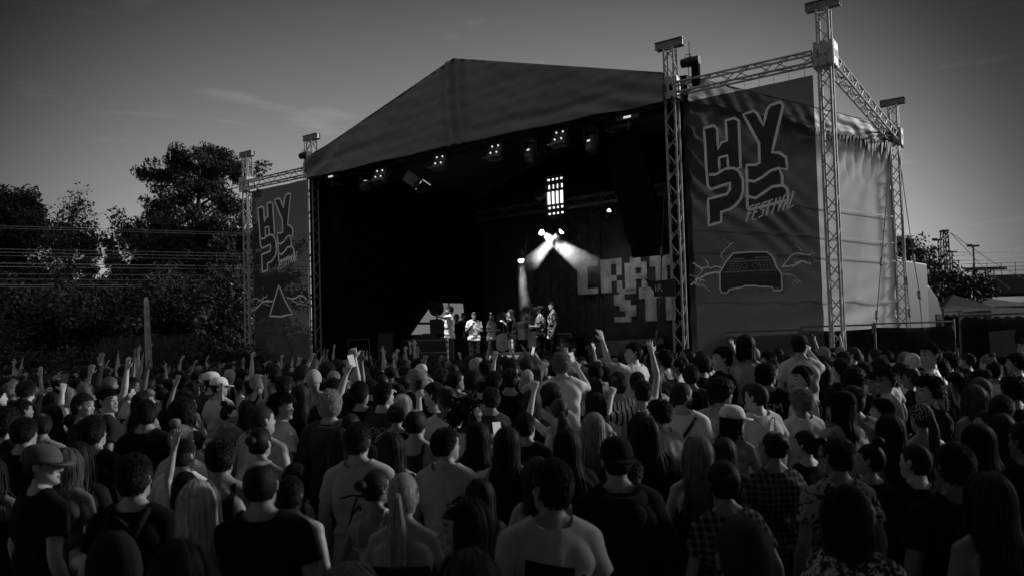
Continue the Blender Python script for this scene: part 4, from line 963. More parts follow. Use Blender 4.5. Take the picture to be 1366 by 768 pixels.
cb = MB(); cc = [on_t(x, y, TBD-.06) for x, y in ((768, 474), (775, 463), (800, 455), (850, 452), (885, 450), (885, 458), (850, 462), (845, 474))]
cb.prism([W(p[0], TBD-.07, p[1]) for p in cc], n3*.01); cb.build('printed_shape', mat('grey_print', .22, var=.3), bdp, bdp.location)

# ------------------------------------------------------------------ stage fittings
def onst(x, y, t): s, z = on_t(x, y, t); return W(s, t, z)
def blinder(x, y, lab, rx=-.45, rz=0.):
    p = onst(x, y, .15); r = empty('blinder_light', p, lab, 'stage light', 'four lamp blinder lights under the roof edge', PHI+rz); M = Matrix.Rotation(rx, 3, 'X')
    b = MB(); b.box((0, 0, 0), (.46, .18, .50), M); b.box(M @ Vector((0, -.11, -.27)), (.46, .34, .02), M @ Matrix.Rotation(.5, 3, 'X')); b.build('housing', mat('lamp_housing', .16, rough=.45, var=.3), r)
    b = MB(); b.poly([M @ Vector((-.26, 0, 0)), Vector((-.26, .02, .36)), Vector((.26, .02, .36)), M @ Vector((.26, 0, 0))], .014, 6); b.build('yoke', BLACK(), r)
    for i, (a, c) in enumerate(((-.1, .11), (.1, .11), (-.1, -.11), (.1, -.11))):
        e = MB(); e.ball(M @ Vector((a, -.085, c)), (.085, .03, .085), 14, 8, M); l = e.build('lamp', mat('reflector', .2, rough=.2, metal=.6), r)
        e = MB(); e.ball(M @ Vector((a+.01, -.125, c)), .026, 8, 6); e.build('bulb', emit('dim_bulb', .8), l)
for x, y, lab, rz in ((508, 235, 'small four lamp blinder second from the left end of the roof edge', .15), (588, 217, 'four lamp blinder left of the roof middle', .1), (662, 203, 'four lamp blinder just right of the roof middle', .05), (748, 185, 'rightmost four lamp blinder under the roof edge', 0.)): blinder(x, y, lab, rz=rz)
def moving_head(x, y, lab, tilt, pan):
    p = onst(x, y, .25); r = empty('moving_head_light', p, lab, 'stage light', 'moving head lights under the roof edge', PHI+pan)
    b = MB(); b.box((0, 0, .38), (.36, .28, .12)); b.build('base', BLACK(), r)
    b = MB()
    for s in (-1, 1): b.box((s*.2, 0, .13), (.06, .16, .42))
    b.box((0, 0, .33), (.45, .16, .04)); b.build('yoke', BLACK(), r); M = Matrix.Rotation(tilt, 3, 'X')
    b = MB(); b.poly([M @ Vector((0, .2, 0)), M @ Vector((0, .12, 0)), M @ Vector((0, -.08, 0)), M @ Vector((0, -.26, 0))], [.09, .15, .16, .13], 18); b.build('lamp_head', mat('lamp_housing', .16), r, smooth=False)
    b = MB(); b.ball(M @ Vector((0, -.26, 0)), (.115, .02, .115), 16, 6, M); b.build('lens', mat('lens_glass', .06, rough=.12, spec=.8, var=.1), r)
    b = MB(); b.box(M @ Vector((0, -.05, .163)), (.09, .05, .006), M); b.build('display', emit('small_display', .7), r)
moving_head(489, 247, 'moving head at the left end of the roof edge, left of the small blinder', .5, .5); moving_head(709, 203, 'moving head hanging below the canopy right of the ridge seam', 1.1, 0); moving_head(790, 190, 'rightmost moving head under the roof edge', 1.2, -.1)
p = onst(550, 240, .2); r = empty('fresnel_spotlight', p, 'spotlight with open barn doors, third lamp from the left under the roof edge', 'stage light', None, PHI+.4); M = Matrix.Rotation(.65, 3, 'Y')
b = MB(); b.box((0, 0, 0), (.42, .3, .34), M); b.build('housing', mat('lamp_housing', .16), r); b = MB(); b.poly([(-.1, 0, .4), (-.2, 0, .2), M @ Vector((-.1, 0, 0))], .015, 6); b.build('yoke', BLACK(), r)
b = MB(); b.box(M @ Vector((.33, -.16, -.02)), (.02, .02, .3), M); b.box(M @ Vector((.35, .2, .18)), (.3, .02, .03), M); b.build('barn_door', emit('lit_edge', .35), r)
b = MB(); b.ball(M @ Vector((.3, 0, -.05)), (.2, .2, .2)); b.build('lens', BLACK(), r)
b = MB(); b.box(M @ Vector((-.05, -.152, .02)), (.12, .01, .12), M); b.box(M @ Vector((.08, -.152, -.1)), (.2, .01, .03), M); b.build('label_plate', mat('grey_plate', .22, rough=.4), r)
for x, y, lab in ((443, 236, 'small lit lamp at the left end under the canopy'), (838, 157, 'small lit lamp at the right end under the canopy')):
    r = empty('batten_light', onst(x, y, .0), lab, 'stage light', None, PHI); b = MB(); b.box((0, 0, 0), (.62, .12, .1)); b.tube((0, 0, -.05), (0, 0, -.3), .015); b.build('housing', mat('lamp_housing', .16), r); b = MB(); b.box((0, -.064, .0), (.2, .01, .05)); b.build('lens', emit('small_display', .7), r)
# glowing tiered fixture on the inner truss
p = onst(741, 262, 6.2); r = empty('glowing_fixture', p, 'brightly glowing tiered lamp frame hanging over the inner truss', 'stage light', None, PHI)
b = MB(); b.box((0, .1, 0), (.75, .05, 1.55)); 
for x in (-.36, -.17, 0, .17, .36): b.box((x, 0, 0), (.03, .12, 1.5))
for z in (-.72, -.48, -.3, .22, .5, .74): b.box((0, -.01, z), (.8, .14, .035))
b.build('frame', BLACK(), r)
for z0, h, k in ((-.04, .44, 1.0), (.36, .14, .45), (.62, .06, .9), (-.39, .07, .8), (-.6, .06, .9)):
    for i, x in enumerate((-.265, -.085, .085, .265)):
        b = MB(); ww = .15 if h > .2 else .11*k; b.box((x, .03, z0), (ww, .02, h)); b.build('lit_pane', emit('lit_pane', 1.6), r)
p = onst(722, 262, 6.2); r = empty('dark_lamp', p, 'dim round lamp left of the glowing tiered fixture', 'stage light', None, PHI); b = MB(); b.poly([(0, .15, 0), (0, -.15, 0)], [.2, .24], 16); b.build('housing', BLACK(), r); b = MB(); b.ball((0, -.15, 0), (.21, .03, .21)); b.build('lens', mat('reflector', .1), r)
# the three working spotlights and the smoke they light
def smoke(name, rings, dens, lab, org, L_, scale=1.7):
    b = MB(); b.loft(rings); m = bpy.data.materials.new(name); m.use_nodes = True; N, L = nodes(m); N.remove(N['Principled BSDF']); v = N.new('ShaderNodeVolumePrincipled'); L.new(v.outputs[0], N['Material Output'].inputs['Volume'])
    v.inputs['Color'].default_value = (.9, .9, .9, 1); v.inputs['Anisotropy'].default_value = .1
    t = N.new('ShaderNodeTexCoord'); nz = N.new('ShaderNodeTexNoise'); nz.inputs['Scale'].default_value = scale; nz.inputs['Detail'].default_value = 4; L.new(t.outputs['Object'], nz.inputs['Vector'])
    mr = N.new('ShaderNodeMapRange'); mr.inputs['From Min'].default_value = .36; mr.inputs['From Max'].default_value = .68; mr.inputs['To Max'].default_value = dens; L.new(nz.outputs['Fac'], mr.inputs['Value']); dv = N.new('ShaderNodeVectorMath'); dv.operation = 'DISTANCE'; L.new(t.outputs['Object'], dv.inputs[0]); dv.inputs[1].default_value = org
    fd = N.new('ShaderNodeMapRange'); fd.interpolation_type = 'SMOOTHSTEP'; fd.inputs['From Min'].default_value = L_*.45; fd.inputs['From Max'].default_value = L_; fd.inputs['To Min'].default_value = 1.; fd.inputs['To Max'].default_value = 0.; L.new(dv.outputs['Value'], fd.inputs['Value'])
    L.new(math_node(N, L, 'MULTIPLY', mr.outputs['Result'], fd.outputs['Result']), v.inputs['Density'])
    o = b.build('stage_smoke', m); tag(o, lab, 'smoke', kind='stuff'); return o
def spot(px, py, tx, ty, t, t2, ang, en, lab, dens, r1, stop):
    a = onst(px, py, t); c = onst(tx, ty, t2); d = (c-a).normalized()
    r = empty('spotlight', a, lab, 'stage light', 'lit spotlights at the back of the stage'); q = d.to_track_quat('-Z', 'Y').to_matrix()
    bb = MB(); bb.poly([q @ Vector((0, 0, .36)), q @ Vector((0, 0, .3)), q @ Vector((0, 0, .04)), q @ Vector((0, 0, .0))], [.09, .13, .15, .15], 18, True); bb.build('housing', BLACK(), r)
    bb = MB(); bb.ball((0, 0, 0), (.10, .10, .10), 16, 10); bb.build('lens', emit('spot_lens', 14.), r)
    bb = MB(); bb.poly([q @ Vector((-.17, 0, .15)), q @ Vector((-.19, 0, .2))+Vector((0, 0, .3)), q @ Vector((.19, 0, .2))+Vector((0, 0, .3)), q @ Vector((.17, 0, .15))], .018, 6); bb.build('yoke', BLACK(), r)
    l = bpy.data.lights.new('spot_lamp', 'SPOT'); l.energy = en; l.spot_size = ang; l.spot_blend = .35; l.shadow_soft_size = .1; lo = bpy.data.objects.new('spot_lamp', l); COL.objects.link(lo); lo.location = a+d*.16; lo.rotation_euler = d.to_track_quat('-Z', 'Y').to_euler()
    a2 = Vector((0, 0, 1)).cross(d).normalized(); b2 = d.cross(a2); L = (c-a).length; rg = []
    for k in range(9):
        f = k/8; rr = .13+(r1-.13)*f; rr *= 1 if k < 8 else .55; cen = a+d*(.2+(L*stop-.2)*f)
        rg.append([cen+a2*(rr*math.cos(2*PI*i/20)*(1+.12*math.sin(i*2.3+k)*f))+b2*(rr*math.sin(2*PI*i/20)*(1+.12*math.cos(i*1.7+k*2)*f)) for i in range(20)])
    smoke(lab.replace(' ', '_'), rg, dens, 'lit smoke in the beam of the '+lab, a, L)
spot(750, 308, 700, 360, 6., 5.7, R(22), 1500, 'right one of the two crossing white spotlights', 3.0, .36, 1.0)
spot(722, 310, 806, 370, 6.2, 5.9, R(24), 1500, 'left one of the two crossing white spotlights', 2.2, .52, 1.0)
spot(695, 347, 704, 450, 6., 5.6, R(14), 700, 'lone spotlight shining straight down over the drummer', .8, .30, 1.0)
# a small wash light on the inner truss throws light on the backdrop lettering
pw = onst(812, 286, 6.3); r = empty('wash_light', pw, 'small bright lamp under the right part of the inner truss', 'stage light'); b = MB(); b.poly([(0, -.1, .1), (0, 0, 0), (.0, .12, -.08)], [.08, .1, .1], 14); b.build('housing', BLACK(), r); b = MB(); b.ball((0, -.1, .1), .07, 12, 8); b.build('lens', emit('small_lens', 3.), r); b = MB(); b.tube((0, 0, .08), (0, 0, .5), .015); b.build('yoke', BLACK(), r)
l = bpy.data.lights.new('wash_lamp', 'SPOT'); l.energy = 38; l.spot_size = R(75); l.spot_blend = .8; l.shadow_soft_size = .08; lo = bpy.data.objects.new('wash_lamp', l); COL.objects.link(lo); lo.location = pw+Vector((.1, -.1, -.15)); lo.rotation_euler = (onst(850, 385, 8.5)-lo.location).to_track_quat('-Z', 'Y').to_euler()
# the lit barn door spotlight, and a spot added at the middle moving head to brighten the performers
for (lx, ly, tx, ty, en, ang, lt) in ((550, 240, 640, 440, 2400, 32, .2), (709, 205, 690, 430, 2200, 34, .0)):
    a = onst(lx, ly, lt); c = onst(tx, ty, 1.2); d = (c-a).normalized(); l = bpy.data.lights.new('front_lamp', 'SPOT'); l.energy = en; l.spot_size = R(ang); l.spot_blend = .6; l.shadow_soft_size = .12
    lo = bpy.data.objects.new('front_lamp', l); COL.objects.link(lo); lo.location = a+d*.42-n3*.45; lo.rotation_euler = (c-lo.location).to_track_quat('-Z', 'Y').to_euler()
# line array speakers
def line_array(x0, y0, x1, y1, t, lab):
    a, c = onst(x0, y0, t), onst(x1, y1, t); n = 10; r = empty('line_array_speaker', a, lab, 'speaker', 'hanging line array speakers', PHI)
    for i in range(n):
        f = (i+.5)/n; p = a+(c-a)*f+n3*(.35*f*f); M = Matrix.Rotation(PHI, 3, 'Z') @ Matrix.Rotation(.05+.3*f*f, 3, 'X'); b = MB()
        h = (a.z-c.z)/n*.97; pr = [(-.5, -.25, -h/2), (.5, -.25, -h/2), (.5, -.25, h/2), (-.5, -.25, h/2)]; bk = [(-.36, .3, -h/2*.8), (.36, .3, -h/2*.8), (.36, .3, h/2*.8), (-.36, .3, h/2*.8)]
        b.add([M @ Vector(q)+p for q in pr+bk], [(0, 1, 2, 3), (7, 6, 5, 4), (0, 4, 5, 1), (1, 5, 6, 2), (2, 6, 7, 3), (3, 7, 4, 0)]); cb_ = b.build('speaker_cabinet', mat('speaker_paint', .009, rough=.8, spec=.1, var=.2), r); 
        me = cb_.data; me.transform(Matrix.Translation(-a)); me.transform(Matrix.Rotation(-PHI, 4, 'Z')); 
    b = MB(); b.box((0, 0, .12), (.8, .6, .08)); b.tube((0, 0, .1), (0, 0, .6), .02); b.build('flying_frame', ALUD(), r)
line_array(832, 178, 866, 338, .9, 'black line array hanging at the right of the stage opening'); line_array(440, 252, 452, 372, .75, 'black line array hanging at the left of the stage opening')
# glowing panel added for the bright outside in the left wall opening, DJ desk and equipment
def on_s(x, y, s):
    r = ray(x, y); q = OV+DV*s; k = (q@DV)/(r[:2]@DV); p_ = r*k; return Vector((p_[0], p_[1], p_[2]+CH))
pts = [on_s(x, y, .22) for x, y in ((577, 402.5), (618, 403.5), (623, 446), (546, 447))]
e = empty('white_screen', pts[3], 'bright white slanted panel behind the equipment on the left of the stage', 'screen'); b = MB(); b.prism(pts, -d3*.05); b.build('screen_panel', emit('white_panel', .15), e, e.location)
b = MB()
for a, c in zip(pts, pts[1:]+pts[:1]): b.tube(a, c, .04)
b.tube((pts[0]+pts[1])*.5-d3*-.06, (pts[2]+pts[3])*.5-d3*-.06, .03); b.tube(pts[0]*.35+pts[3]*.65+d3*.06, pts[1]*.35+pts[2]*.65+d3*.06, .05)
b.build('screen_frame', BLACK(), e, e.location)
def stage_pt(x, t, z=1.4): s, _ = on_t(x, 440, t); return W(s, t, z)
r = empty('dj_desk', stage_pt(580, 2.2), 'black flight case desk with metal edges on the left of the stage', 'desk', None, PHI)
b = MB(); b.box((0, 0, .45), (2.2, .75, .9)); b.build('case', BLACK(), r); b = MB()
for z in (.08, .46, .86): b.box((0, -.39, z), (2.2, .02, .03))
for x in (-1.09, 1.09): b.box((x, -.39, .45), (.03, .02, .88))
b.build('metal_edge', ALUD(), r); b = MB(); b.box((-.2, 0, .98), (1.0, .55, .14)); b.box((.2, .1, 1.3), (.9, .1, .5)); b.build('equipment', BLACK(), r)
r = empty('monitor_speaker', stage_pt(517, 1.5), 'dark floor speaker on the left of the stage', 'speaker', None, PHI+.5); b = MB(); b.box((0, 0, .6), (.6, .55, 1.2), Matrix.Rotation(.0, 3, 'X')); b.build('cabinet', mat('speaker_paint', .022), r); b = MB(); b.box((0, -.285, .6), (.5, .02, 1.05)); b.build('grille', mat('grille', .03, rough=.5), r)
r = empty('guard_rail', stage_pt(478, 1.2), 'low rail beside the dark speaker on the left of the stage', 'rail', None, PHI); b = MB(); b.tube((-.5, 0, .95), (.5, 0, .95), .02); b.tube((-.5, 0, 0), (-.5, 0, .95), .02); b.tube((.5, 0, 0), (.5, 0, .95), .02); b.build('rail', ALUD(), r)
r = empty('amplifier', stage_pt(763, 2.4), 'black amplifier box right of the patterned shirts on stage', 'amplifier', None, PHI); b = MB(); b.box((0, 0, .4), (.62, .4, .8)); b.build('cabinet', mat('speaker_paint', .022), r); b = MB(); b.box((0, -.21, .36), (.54, .02, .6)); b.build('grille', mat('grille', .03), r); b = MB(); b.tube((-.12, 0, .82), (.12, 0, .82), .012); b.build('handle', ALUD(), r)
r = empty('keyboard', stage_pt(671, .7, 1.62), 'white keyboard lying in front of the drums', 'keyboard', None, PHI); b = MB(); b.box((0, 0, .06), (1.05, .3, .1)); b.build('keyboard_body', mat('white_plastic', .4, rough=.4), r); b = MB(); b.box((0, -.04, .115), (.95, .15, .012)); b.build('keys', mat('ivory', .4, rough=.3), r); b = MB()
for x in (-.35, .35): b.tube((x-.15, 0, -.21), (x+.15, 0, .02), .016); b.tube((x+.15, 0, -.21), (x-.15, 0, .02), .016)
b.build('stand', BLACK(), r)
r = empty('equipment_rack', stage_pt(577, 3.0), 'dark rack of equipment in front of the white panel', 'rack', None, PHI); b = MB(); b.box((0, 0, .55), (.5, .5, 1.1)); b.build('rack_case', BLACK(), r); b = MB()
for z in (.2, .4, .62, .85): b.box((0, -.26, z), (.46, .02, .12))
b.build('rack_unit', mat('grille', .03, rough=.5), r)
r = empty('fan', stage_pt(583, 3.6), 'dark round fan on a pole above the equipment rack', 'fan', None, PHI); b = MB(); b.tube((0, 0, 0), (0, 0, 1.75), .03); b.tube((-.3, 0, .02), (.3, 0, .02), .03); b.build('pole', BLACK(), r); b = MB(); b.poly([(0, -.09, 1.98), (0, .09, 1.98)], .27, 22); b.build('fan_drum', BLACK(), r)
b = MB()
for q_ in (.08, .14, .2, .26): b.poly([(q_*math.cos(a), -.1, 1.98+q_*math.sin(a)) for a in np.linspace(0, 2*PI, 20)], .005, 4)
b.build('fan_grille', ALUD(), r)
for i, (x_, t_, lab) in enumerate(((600, 2.4, 'black flight case behind the singer'), (640, 5.2, 'tall black flight case at the back of the stage near the bending musician'), (748, 4.6, 'black flight case right of the drums'))):
    r = empty('flight_case', stage_pt(x_, t_), lab, 'case', 'flight cases on the stage', PHI+.1*i); b = MB(); b.box((0, 0, .5), (.9, .6, .9)); b.build('case', BLACK(), r); b = MB()
    for z in (.06, .94):
        for y_ in (-.3, .3): b.box((0, y_, z), (.92, .03, .03))
    for x2 in (-.45, .45):
        for y_ in (-.3, .3): b.box((x2, y_, .5), (.03, .03, .9))
    b.build('metal_edge', ALU(), r); b = MB(); b.box((0, -.31, .5), (.16, .02, .1)); b.build('handle', ALU(), r)
# drum kit
r = empty('drum_kit', stage_pt(697, 3.6), 'pale drum kit with cymbals at the back of the stage', 'drum kit', None, PHI); wm = mat('drum_shell', .45, rough=.3, var=.1); hm = mat('drum_head', .7, rough=.5, var=.06)
b = MB(); b.box((0, .3, .2), (3.0, 2.6, .4)); b.build('riser', BLACK(), r)
def drum(c, rad, h, M=None):
    M = M or Matrix.Identity(3); c = Vector(c); b = MB(); b.poly([c-M @ Vector((0, 0, h/2)), c+M @ Vector((0, 0, h/2))], rad, 24); o = b.build('drum', wm, r); b = MB(); b.poly([c+M @ Vector((0, 0, h/2)), c+M @ Vector((0, 0, h/2+.01))], rad*.96, 24); b.poly([c-M @ Vector((0, 0, h/2)), c-M @ Vector((0, 0, h/2+.01))], rad*.96, 24); b.build('drum_head', hm, o)
    b = MB(); 
    for k in range(8):
        a = k*PI/4; q = M @ Vector((rad*1.03*math.cos(a), rad*1.03*math.sin(a), 0)); b.tube(c+q-M @ Vector((0, 0, h*.45)), c+q+M @ Vector((0, 0, h*.45)), .012)
    b.build('lug', ALU(), o)
drum((-.45, -.3, .72), .30, .42, Matrix.Rotation(PI/2, 3, 'X')); drum((-.35, -.05, 1.2), .16, .24, Matrix.Rotation(.3, 3, 'X')); drum((.05, -.05, 1.22), .18, .26, Matrix.Rotation(.3, 3, 'X')); drum((.45, .0, .78), .22, .5); drum((.25, -.3, .95), .18, .3)
for x, y, z, rd in ((-.75, 0, 1.55, .24), (.5, .1, 1.65, .26), (.15, .3, 1.75, .22)):
    b = MB(); b.tube((x, y, .4), (x, y, z), .014); 
    for k in range(3): b.tube((x, y, .7), (x+.3*math.cos(k*2.1), y+.3*math.sin(k*2.1), .41), .012)
    st = b.build('cymbal_stand', ALU(), r); b = MB(); b.poly([(x, y, z-.01), (x+.02, y-.02, z+.02)], [rd, .05], 24); b.build('cymbal', mat('bronze', .4, rough=.3, metal=.8), st)
def mic_stand(p, h, tilt, lab):
    r = empty('microphone_stand', p, lab, 'microphone stand'); b = MB(); top = Vector((tilt, 0, h)); b.tube((0, 0, .02), (0, 0, h*.66), .013); b.tube((0, 0, h*.62), top, .010); b.build('stand', BLACK(), r); b = MB(); b.poly([(0.18*math.cos(a), .18*math.sin(a), .02) for a in np.linspace(0, 2*PI, 18)], .015, 6); b.build('stand_base', BLACK(), r)
    b = MB(); b.poly([top, top+Vector((tilt*.12+.02, 0, .1))], [.016, .02], 8); b.ball(top+Vector((tilt*.15+.02, 0, .13)), .03, 10, 8); b.build('microphone', mat('mic', .1, rough=.4, metal=.5), r)
mic_stand(stage_pt(652, 1.2), 1.45, .05, 'microphone stand in front of the bending musician'); mic_stand(stage_pt(706, 2.3), 2.2, .1, 'tall microphone stand in front of the drums')
mp_ = at(397, 470, 22.); mic_stand(Vector((mp_.x, 22., 0)), 2.55, -.35, 'tilted microphone boom in front of the left banner')
# small sign with letters at the right edge of the stage, hook on a cable
pp = [onst(x, y, -.3) for x, y in ((859, 371), (871, 375), (899, 372), (899, 395), (872, 395.5), (872, 389))]
e = empty('black_sign', pp[4], 'black sign reading IR at the right edge of the stage', 'sign'); b = MB(); b.prism(pp, n3*.08); b.build('sign_board', BLACK(), e, e.location)
me = text_mesh('IR', .24); tx = bpy.data.objects.new('lettering', me); COL.objects.link(tx); tx.parent = e; q = onst(878.5, 384.5, -.32); tx.location = q-e.location; tx.rotation_euler = (PI/2, 0, PHI); me.materials.append(mat('sign_white', .45)); 
def cable(pts, rads, name, lab, m=None, grp=None):
    e = empty(name, pts[-1], lab, 'cable', grp); b = MB(); b.poly([Vector(p)-Vector(pts[-1]) for p in pts], .013, 6); b.build('rope', m or mat('steel_rope', .12, rough=.5, metal=.4), e)
    for i, r_ in rads: 
        b = MB()
        p = Vector(pts[i])-Vector(pts[-1]); q = (Vector(pts[min(i+1, len(pts)-1)])-Vector(pts[i])).normalized(); b.poly([p-q*.02, p, p+q*.22, p+q*.26], [.015, r_, r_*.8, .015], 8); b.build('ratchet', ALUD(), e)
    return e
cable([onst(887, 250, .4), onst(883, 330, .4), onst(881, 400, .4), onst(877, 440, .4), onst(876, 462, .4)], [(1, .05), (2, .04), (3, .05)], 'rigging_cable', 'cable with shackles hanging at the right edge of the stage', grp=None)
CG = 'guy cables with ratchets at the right tarp'
cable([at(1188, 205, 22.2), at(1176, 345, 20.6), at(1170, 415, 19.8), at(1166, 470, 19.2)], [(1, .045), (2, .05)], 'guy_cable', 'guy cable crossing the pale tarp left of the rear tower', grp=CG)
cable([at(1199, 205, 23.3), at(1218, 340, 22.5), at(1226, 388, 22.1), at(1233, 470, 21.5)], [(1, .05), (2, .06)], 'guy_cable', 'guy cable right of the rear tower in front of the truck', grp=CG)
cable([at(1198, 205, 23.2), at(1209, 370, 22.7), at(1213, 412, 22.4), at(1216, 470, 22.)], [(1, .05), (2, .05)], 'guy_cable', 'guy cable close beside the rear tower', grp=CG)
# ------------------------------------------------------------------ trees and surroundings
LEAF = lambda: mat('foliage', .034, rough=.6, spec=.25, var=.5, vscale=.9)
LEAF2 = lambda: mat('foliage_dark', .024, rough=.6, spec=.2, var=.5, vscale=.9)
BARK = lambda: mat('bark', .05, rough=.9, var=.4, vscale=5, bump=.5, bscale=20)
def leaves(cent, rad, n, size, g, flat=.75):
    """n leaf faces scattered in clumps round the centres"""
    cent = np.asarray(cent); k = g.integers(0, len(cent), n); d = g.normal(size=(n, 3)); d /= np.linalg.norm(d, axis=1)[:, None]; r = rad*g.uniform(0, 1, n)**.45
    p = cent[k]+d*r[:, None]*np.array([1, 1, flat]); a = g.normal(size=(n, 3)); a /= np.linalg.norm(a, axis=1)[:, None]; b = np.cross(a, g.normal(size=(n, 3))); b /= np.linalg.norm(b, axis=1)[:, None]
    s = size*g.uniform(.6, 1.3, n)[:, None]; v = np.stack([p-a*s, p+b*s*.42, p+a*s, p-b*s*.42], 1).reshape(-1, 3)
    return v
def tree(name, loc, h, cr, n, seed, lab, group, leaf=.16, trunk=.3, crad=.75, mtl=None, sparse=False, shape='round', nl=13):
    g = np.random.default_rng(seed); loc = Vector(loc); e = empty(name, loc, lab, 'tree', group); b = MB(); cents = []
    lean = g.normal(size=2)*.03*h; f_0 = .45 if name == 'tree' and nl == 15 else .22
    def axis(f): return Vector((lean[0]*f*f, lean[1]*f*f, h*f))
    b.poly([axis(f) for f in np.linspace(0, .93, 9)], [trunk*(1-.9*f) for f in np.linspace(0, .93, 9)], 9)
    for i in range(nl):
        f = f_0+(.92-f_0)*(i+.5)/nl if shape != 'bush' else .08+.6*i/nl; az = i*2.4+g.uniform(-.4, .4); p0 = axis(f)
        w = {'round': math.sin(min(1, max(.12, (f-f_0+.10)/(.98-f_0+.10)))*PI)**.6, 'column': .9*(1-f)**.4, 'bush': 1.}[shape]*cr*g.uniform(.7, 1.1)
        up = {'round': .45, 'column': 1.6, 'bush': .6}[shape]
        p1 = p0+Vector((math.cos(az)*w, math.sin(az)*w, up*w*g.uniform(.6, 1.2))); mid = (p0+p1)/2+Vector((0, 0, .10*w)); r0 = trunk*.42*(1-f*.7)
        b.poly([p0, mid, p1], [r0, r0*.6, .012], 6)
        for j in range(7 if not sparse else 10):
            u = g.uniform(.3, 1); q = (p0*(1-u)+p1*u)+Vector((0, 0, .12*w*math.sin(u*PI))); d = Vector(g.normal(size=3))*.36*w; d.z = abs(d.z)*.7 if not sparse else abs(d.z)*1.6; q2 = q+d
            b.poly([q, (q+q2)/2+Vector((0, 0, .05)), q2], [r0*.3, r0*.2, .008], 5); cents += [q2, q*.4+q2*.6]
            if sparse:
                for _ in range(4): q3 = q2+Vector(g.normal(size=3))*.3*w+Vector((0, 0, .2)); b.poly([q*.3+q2*.7, q3], [r0*.12+.006, .005], 4); cents.append(q3)
        cents.append(p1)
    for _ in range(4 if shape == 'round' else 1): cents.append(axis(.95)+Vector(g.normal(size=3))*cr*.16)
    b.build('trunk', BARK(), e, smooth=True)
    v = leaves([tuple(c) for c in cents], crad, n, leaf, g); me = bpy.data.meshes.new('crown'); me.from_pydata(v.tolist(), [], [(4*i, 4*i+1, 4*i+2, 4*i+3) for i in range(n)]); me.materials.append(mtl or LEAF())
    o = bpy.data.objects.new('crown', me); COL.objects.link(o); o.parent = e; return e
def gp(x, Y): p = at(x, 460, Y); return (p.x, Y, 0)
def zt(y, x, Y): return at(x, y, Y).z
GT = 'trees on the left'
tree('tree', gp(262, 42), zt(196, 262, 42), 3.1, 40000, 3, 'tall spreading tree just left of the left banner tower', GT, .105, .34, .5, nl=22)
tree('tree', gp(228, 47), zt(300, 228, 47), 3.0, 26000, 33, 'lower dense tree left of and behind the tall spreading tree', GT, .12, .26, .7, LEAF2(), nl=16)
tree('tree', gp(318, 40), 8.8, 2.3, 22000, 4, 'dense tree directly behind the left banner tower', GT, .11, .22, .6)
tree('tree', gp(22, 40), zt(262, 22, 40), 3.1, 34000, 5, 'tall dark tree at the left edge of the picture', GT, .12, .3, .72, LEAF2(), nl=17)
tree('tree', gp(-60, 43), 12, 3.4, 12000, 15, 'dark tree cut by the left picture edge', GT, .17, .3, .8, LEAF2())
tree('bare_tree', gp(86, 38), zt(258, 86, 38), 1.9, 2600, 6, 'thin tree with nearly bare twigs, left of the poplars', GT, .09, .16, .35, LEAF2(), True, nl=12)
tree('poplar_tree', gp(121, 70), zt(313, 121, 70), .9, 5000, 7, 'small poplar far off, left one of two', GT, .17, .2, .55, LEAF2(), False, 'column', 16)
tree('poplar_tree', gp(161, 70), zt(313, 161, 70), .95, 5000, 8, 'small poplar far off, right one of two', GT, .17, .2, .55, LEAF2(), False, 'column', 16)
for i, (x, y, Y, lab) in enumerate(((60, 345, 46, 'broad bushy tree below the bare twigs on the left'), (128, 362, 52, 'low bushy tree below the left poplar'), (180, 350, 50, 'bushy tree below the right poplar'), (222, 375, 36, 'low bushy tree under the tall spreading tree'), (290, 385, 35, 'low bushy tree beside the left tower foot'), (0, 385, 36, 'low bushy tree at the left picture edge'), (95, 395, 34, 'low bushy tree left of the pale trunk'), (150, 405, 33, 'lowest bushy tree just left of the pale trunk'))):
    tree('bushy_tree', gp(x, Y), zt(y, x, Y), 2.9, 15000, 20+i, lab, 'bushy trees on the left', .11, .15, .7, LEAF2() if i % 2 else LEAF(), False, 'bush', 12)
for i, x in enumerate((-10, 40, 85, 128, 170, 215, 258, 300)):
    tree('shrub', gp(x, 27-i*.1), 1.95+.25*math.sin(i*2.1), 1.15, 6500, 40+i, ['dark shrub at the left picture edge behind the crowd', 'dark shrub second from the left behind the crowd', 'dark shrub below the bare tree', 'dark shrub third left of the pale trunk', 'dark shrub just left of the pale trunk foot', 'dark shrub just right of the pale trunk foot', 'dark shrub below the tall spreading tree', 'dark shrub nearest the left banner tower'][i], 'shrubs behind the crowd', .075, .05, .45, LEAF2(), False, 'bush', 10)
g = np.random.default_rng(9); n = 2600; bx = at(140, 460, 25.5).x; ex = at(262, 460, 25.5).x
x = g.uniform(bx, ex, n); y = g.uniform(25, 26.3, n); hh = g.uniform(1.3, 2.75, n); P = np.zeros((n, 5, 3)); lx = g.normal(size=n)*.10; ly = g.normal(size=n)*.10
for j in range(5): f = j/4; P[:, j] = np.stack([x+lx*f*f*hh, y+ly*f*f*hh, hh*f], 1)
v, f = strips(P, np.array([.02, .03, .035, .05, .01]), np.tile([0., -1, 0], (n, 5, 1))+g.normal(size=(n, 1, 3))*.6); b = MB(); b.add(v.tolist(), f.tolist())
tag(b.build('tall_weeds', mat('dry_weeds', .07, rough=.9, var=.4)), 'tall pale weeds round the bare trunk', 'weeds', kind='stuff')
